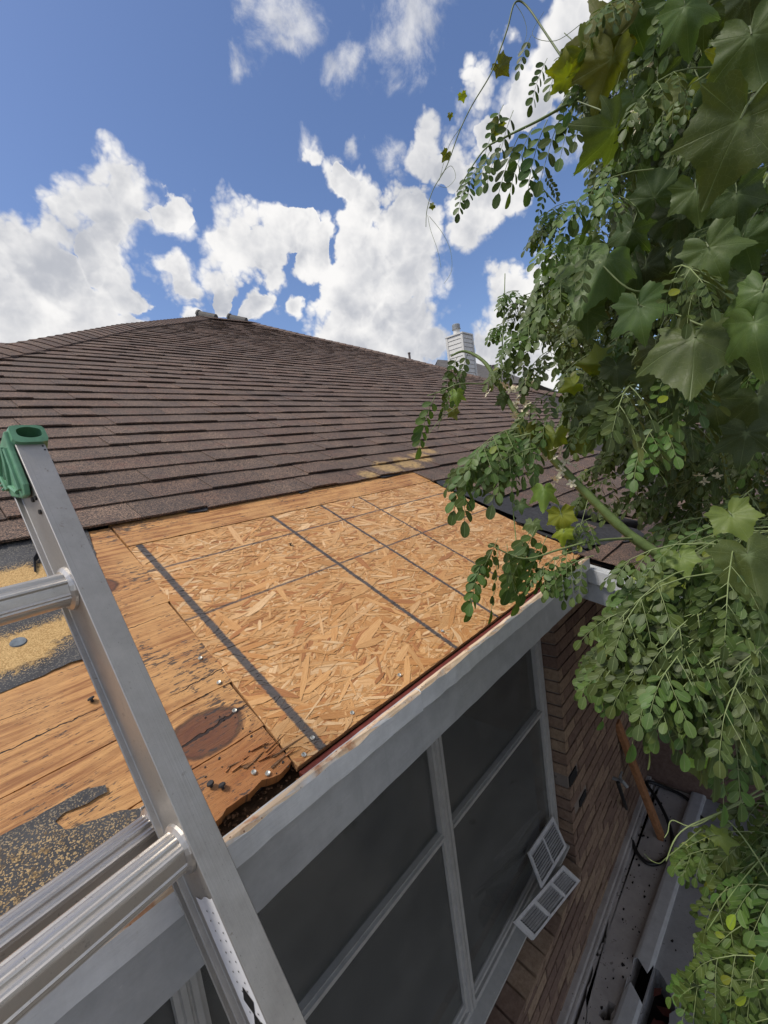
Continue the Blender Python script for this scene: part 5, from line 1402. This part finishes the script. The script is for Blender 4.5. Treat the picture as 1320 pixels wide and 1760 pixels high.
for q in [ # x, y, distance, width in the photo, tip direction, tint, face, side
    (1100, 540, .80, 120, 10, 'n', .2, -.2), (1030, 470, .85, 165, -25, 'n', .3, .1), (985, 470, .90, 120, -40, 'n', .3, 0), (1255, 245, .60, 215, -30, 'n', .1, -.1), (1120, 325, .80, 100, -160, 'd', .1, 0), (1197, 340, .75, 105, 5, 'n', .2, -.2), (1225, 440, .72, 130, 25, 'n', .3, 0),
    (1045, 240, .85, 130, -15, 'n', .1, .5), (1190, 605, .70, 190, -10, 'n', .3, 0), (1300, 575, .62, 150, 10, 'n', .2, -.2), (1128, 610, .85, 100, 0, 'd', .1, 0), (1305, 520, .62, 130, -20, 'n', .2, 0),
    (965, 125, 1.0, 60, -100, 'y', -.2, 0), (968, 140, 1.0, 50, -30, 'y', -.1, 0), (1040, 70, .95, 130, -60, 'o', -.2, 0), (1045, 125, .95, 120, 0, 'o', -.1, 0), (1010, 100, .98, 100, 40, 'o', -.1, 0), (1170, 175, .85, 90, -10, 'l', .1, .6), (1248, 100, .75, 75, -120, 'y', -.1, 0), (1295, 85, .62, 160, 10, 'n', .1, -.1), (1180, 30, .8, 110, 10, 'n', .2, .1), (1130, 160, .95, 100, 0, 'd', .1, 0), (1210, 150, .9, 100, 30, 'd', .1, 0), (1090, 40, .95, 120, 10, 'd', 0, 0), (1290, 10, .7, 120, 0, 'd', 0, 0),
    (1265, 895, .62, 95, 30, 'l', .3, 0), (1172, 965, .62, 70, 20, 'l', .4, -.1), (1130, 1005, .62, 75, -35, 'l', .4, .1), (1215, 960, .64, 80, -15, 'n', .2, .1), (1240, 990, .60, 80, -10, 'n', .2, 0), (1292, 975, .55, 150, 15, 'n', .3, -.1), (1305, 1140, .55, 140, 20, 'n', .3, 0), (1310, 1260, .58, 90, -10, 'n', .3, 0), (1300, 1060, .58, 110, 10, 'n', .2, 0),
    (905, 752, 1.0, 62, 10, 'o', -.1, -.2), (952, 758, .98, 66, -5, 'o', -.1, .1), (1010, 700, 1.0, 62, 10, 'd', .1, 0), (935, 848, .92, 60, 0, 'l', .3, .1), (966, 893, .90, 62, 10, 'y', -.1, 0), (968, 920, .90, 45, -5, 'y', .1, 0), (1000, 760, 1.0, 60, 40, 'o', 0, 0), (1060, 640, .95, 72, 5, 'd', .1, 0), (1020, 625, 1.0, 70, -80, 'o', -.2, 0), (980, 665, 1.02, 45, -60, 'y', -.1, 0), (915, 905, .90, 40, 0, 'n', .3, 0), (895, 870, .92, 34, 10, 'd', .2, 0), (785, 680, 1.0, 36, 5, 'l', .4, 0), (780, 710, 1.0, 28, 20, 'o', .2, 0), (865, 690, 1.07, 34, 0, 'd', 0, 0),
    (862, 118, 1.15, 40, 30, 'o', -.1, 0), (795, 167, 1.15, 20, 10, 'y', -.1, 0), (766, 268, 1.15, 24, -20, 'o', 0, .4), (774, 200, 1.15, 13, 0, 'o', 0, 0), (742, 354, 1.15, 14, -60, 'o', 0, 0), (852, 222, 1.12, 36, -20, 'o', 0, 0), (1150, 690, .95, 90, 0, 'd', .1, 0), (1230, 700, .85, 120, 10, 'd', .1, 0), (1280, 760, .75, 110, -10, 'd', .2, 0), (1305, 700, .75, 110, 10, 'd', .1, 0),
    (1150, 780, .95, 60, 0, 'd', .1, 0), (1225, 1240, .60, 60, 0, 'n', .3, 0), (1245, 1440, .66, 48, 60, 'l', .3, 0), (1205, 1320, .62, 60, 10, 'l', .3, 0), (1110, 470, .95, 90, 0, 'd', 0, 0), (1160, 470, .95, 110, 20, 'd', .1, 0), (1080, 410, .95, 90, -20, 'd', .1, 0), (1280, 430, .8, 110, 0, 'd', 0, 0), (1265, 350, .8, 110, 0, 'd', 0, 0), (1010, 545, .95, 80, 0, 'd', .1, 0)]:
    vleaf(*q)
vleaf(1212, 1306, .60, 80, -60, 'p', .3, .3, True)
POLY = [(1340, 0), (1060, 0), (1085, 200), (1060, 300), (1010, 420), (980, 560), (1080, 650), (1200, 760), (1340, 820)]
k = 0
while k < 46:
    x, y = RL.uniform(980, 1340), RL.uniform(0, 820)
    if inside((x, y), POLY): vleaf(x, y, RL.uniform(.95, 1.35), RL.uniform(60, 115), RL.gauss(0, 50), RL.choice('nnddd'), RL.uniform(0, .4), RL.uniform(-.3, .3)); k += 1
def vstem(pxs, r0, r1, mt='vinestem', name='stem'):
    pts = curve(pxs); k = len(pts); mb = MB(); mb.tube(pts, [lerp(r0, r1, i / (k - 1)) for i in range(k)], 5)
    obj(name, mb, M[mt], vine, pts[0], smooth=True)
vstem([(1000, 150, 1.0), (940, 60, 1.1), (905, 10, 1.15), (885, 5, 1.15), (872, 50, 1.15), (858, 90, 1.15), (842, 130, 1.15), (812, 180, 1.15), (790, 225, 1.15), (768, 285, 1.15), (745, 325, 1.15), (734, 360, 1.15), (732, 390, 1.15)], .0028, .0008)
vstem([(795, 215, 1.15), (772, 250, 1.15), (755, 310, 1.15)], .0008, .0005)
vstem([(735, 370, 1.15), (740, 395, 1.15), (752, 430, 1.15), (758, 460, 1.15)], .0006, .0004, 'twig', 'tendril')
vstem([(738, 372, 1.15), (760, 400, 1.15), (774, 430, 1.15), (776, 465, 1.15), (763, 488, 1.15)], .0006, .0004, 'twig', 'tendril')
vstem([(758, 300, 1.15), (775, 285, 1.15), (783, 305, 1.15), (768, 322, 1.15), (752, 318, 1.15)], .0006, .0004, 'twig', 'tendril')
vstem([(885, 5, 1.15), (900, 30, 1.15), (905, 60, 1.15), (890, 95, 1.15)], .0008, .0004, 'vinestem', 'tendril')
vstem([(1000, 40, 1.0), (955, 70, 1.05), (915, 60, 1.08), (935, 20, 1.1)], .0008, .0004, 'vinestem', 'tendril')
vstem([(785, 700, 1.0), (758, 720, .99), (738, 745, .98), (728, 770, .98)], .0009, .0004, 'twig', 'tendril')
vstem([(1275, 1200, .60), (1272, 1260, .60), (1276, 1330, .60), (1280, 1372, .62)], .0016, .0012, 'twig')
vstem([(1276, 1322, .60), (1255, 1320, .60), (1240, 1314, .60)], .0010, .0008, 'twig')
vstem([(1340, 1330, .64), (1300, 1360, .64), (1240, 1395, .66), (1190, 1420, .68), (1155, 1410, .70), (1148, 1430, .70), (1142, 1440, .70)], .0016, .0006, 'twig')
vstem([(1205, 1425, .68), (1170, 1455, .70), (1145, 1475, .72), (1133, 1484, .74), (1118, 1478, .76), (1108, 1468, .76)], .0010, .0004, 'twig', 'tendril')
vstem([(1340, 1540, .60), (1305, 1480, .62), (1270, 1430, .64), (1240, 1400, .66)], .0014, .0008, 'twig')
vstem([(1010, 860, .95), (985, 960, .92), (983, 1015, .92)], .0008, .0004, 'twig', 'tendril')
vstem([(890, 960, .90), (880, 840, 1.0), (888, 780, 1.02)], .0012, .0010, 'stem')
vstem([(1320, 300, .9), (1250, 420, .85), (1160, 480, .85), (1090, 500, .82), (1030, 450, .85)], .0026, .0014, 'twig')
vstem([(1320, 480, .8), (1240, 560, .75), (1160, 540, .8), (1100, 525, .80)], .0022, .0012, 'twig')
a_ = at(1400, 520, 1.1)
mb = MB(); mb.tube([VB, VB + Vector((.05, .1, 1.2)), VB + Vector((.1, .25, 2.2)), VB + Vector((.0, .4, 2.9)), a_], [.012, .010, .009, .007, .004], 6); obj('stem', mb, M['vinestem'], vine, VB, smooth=True)
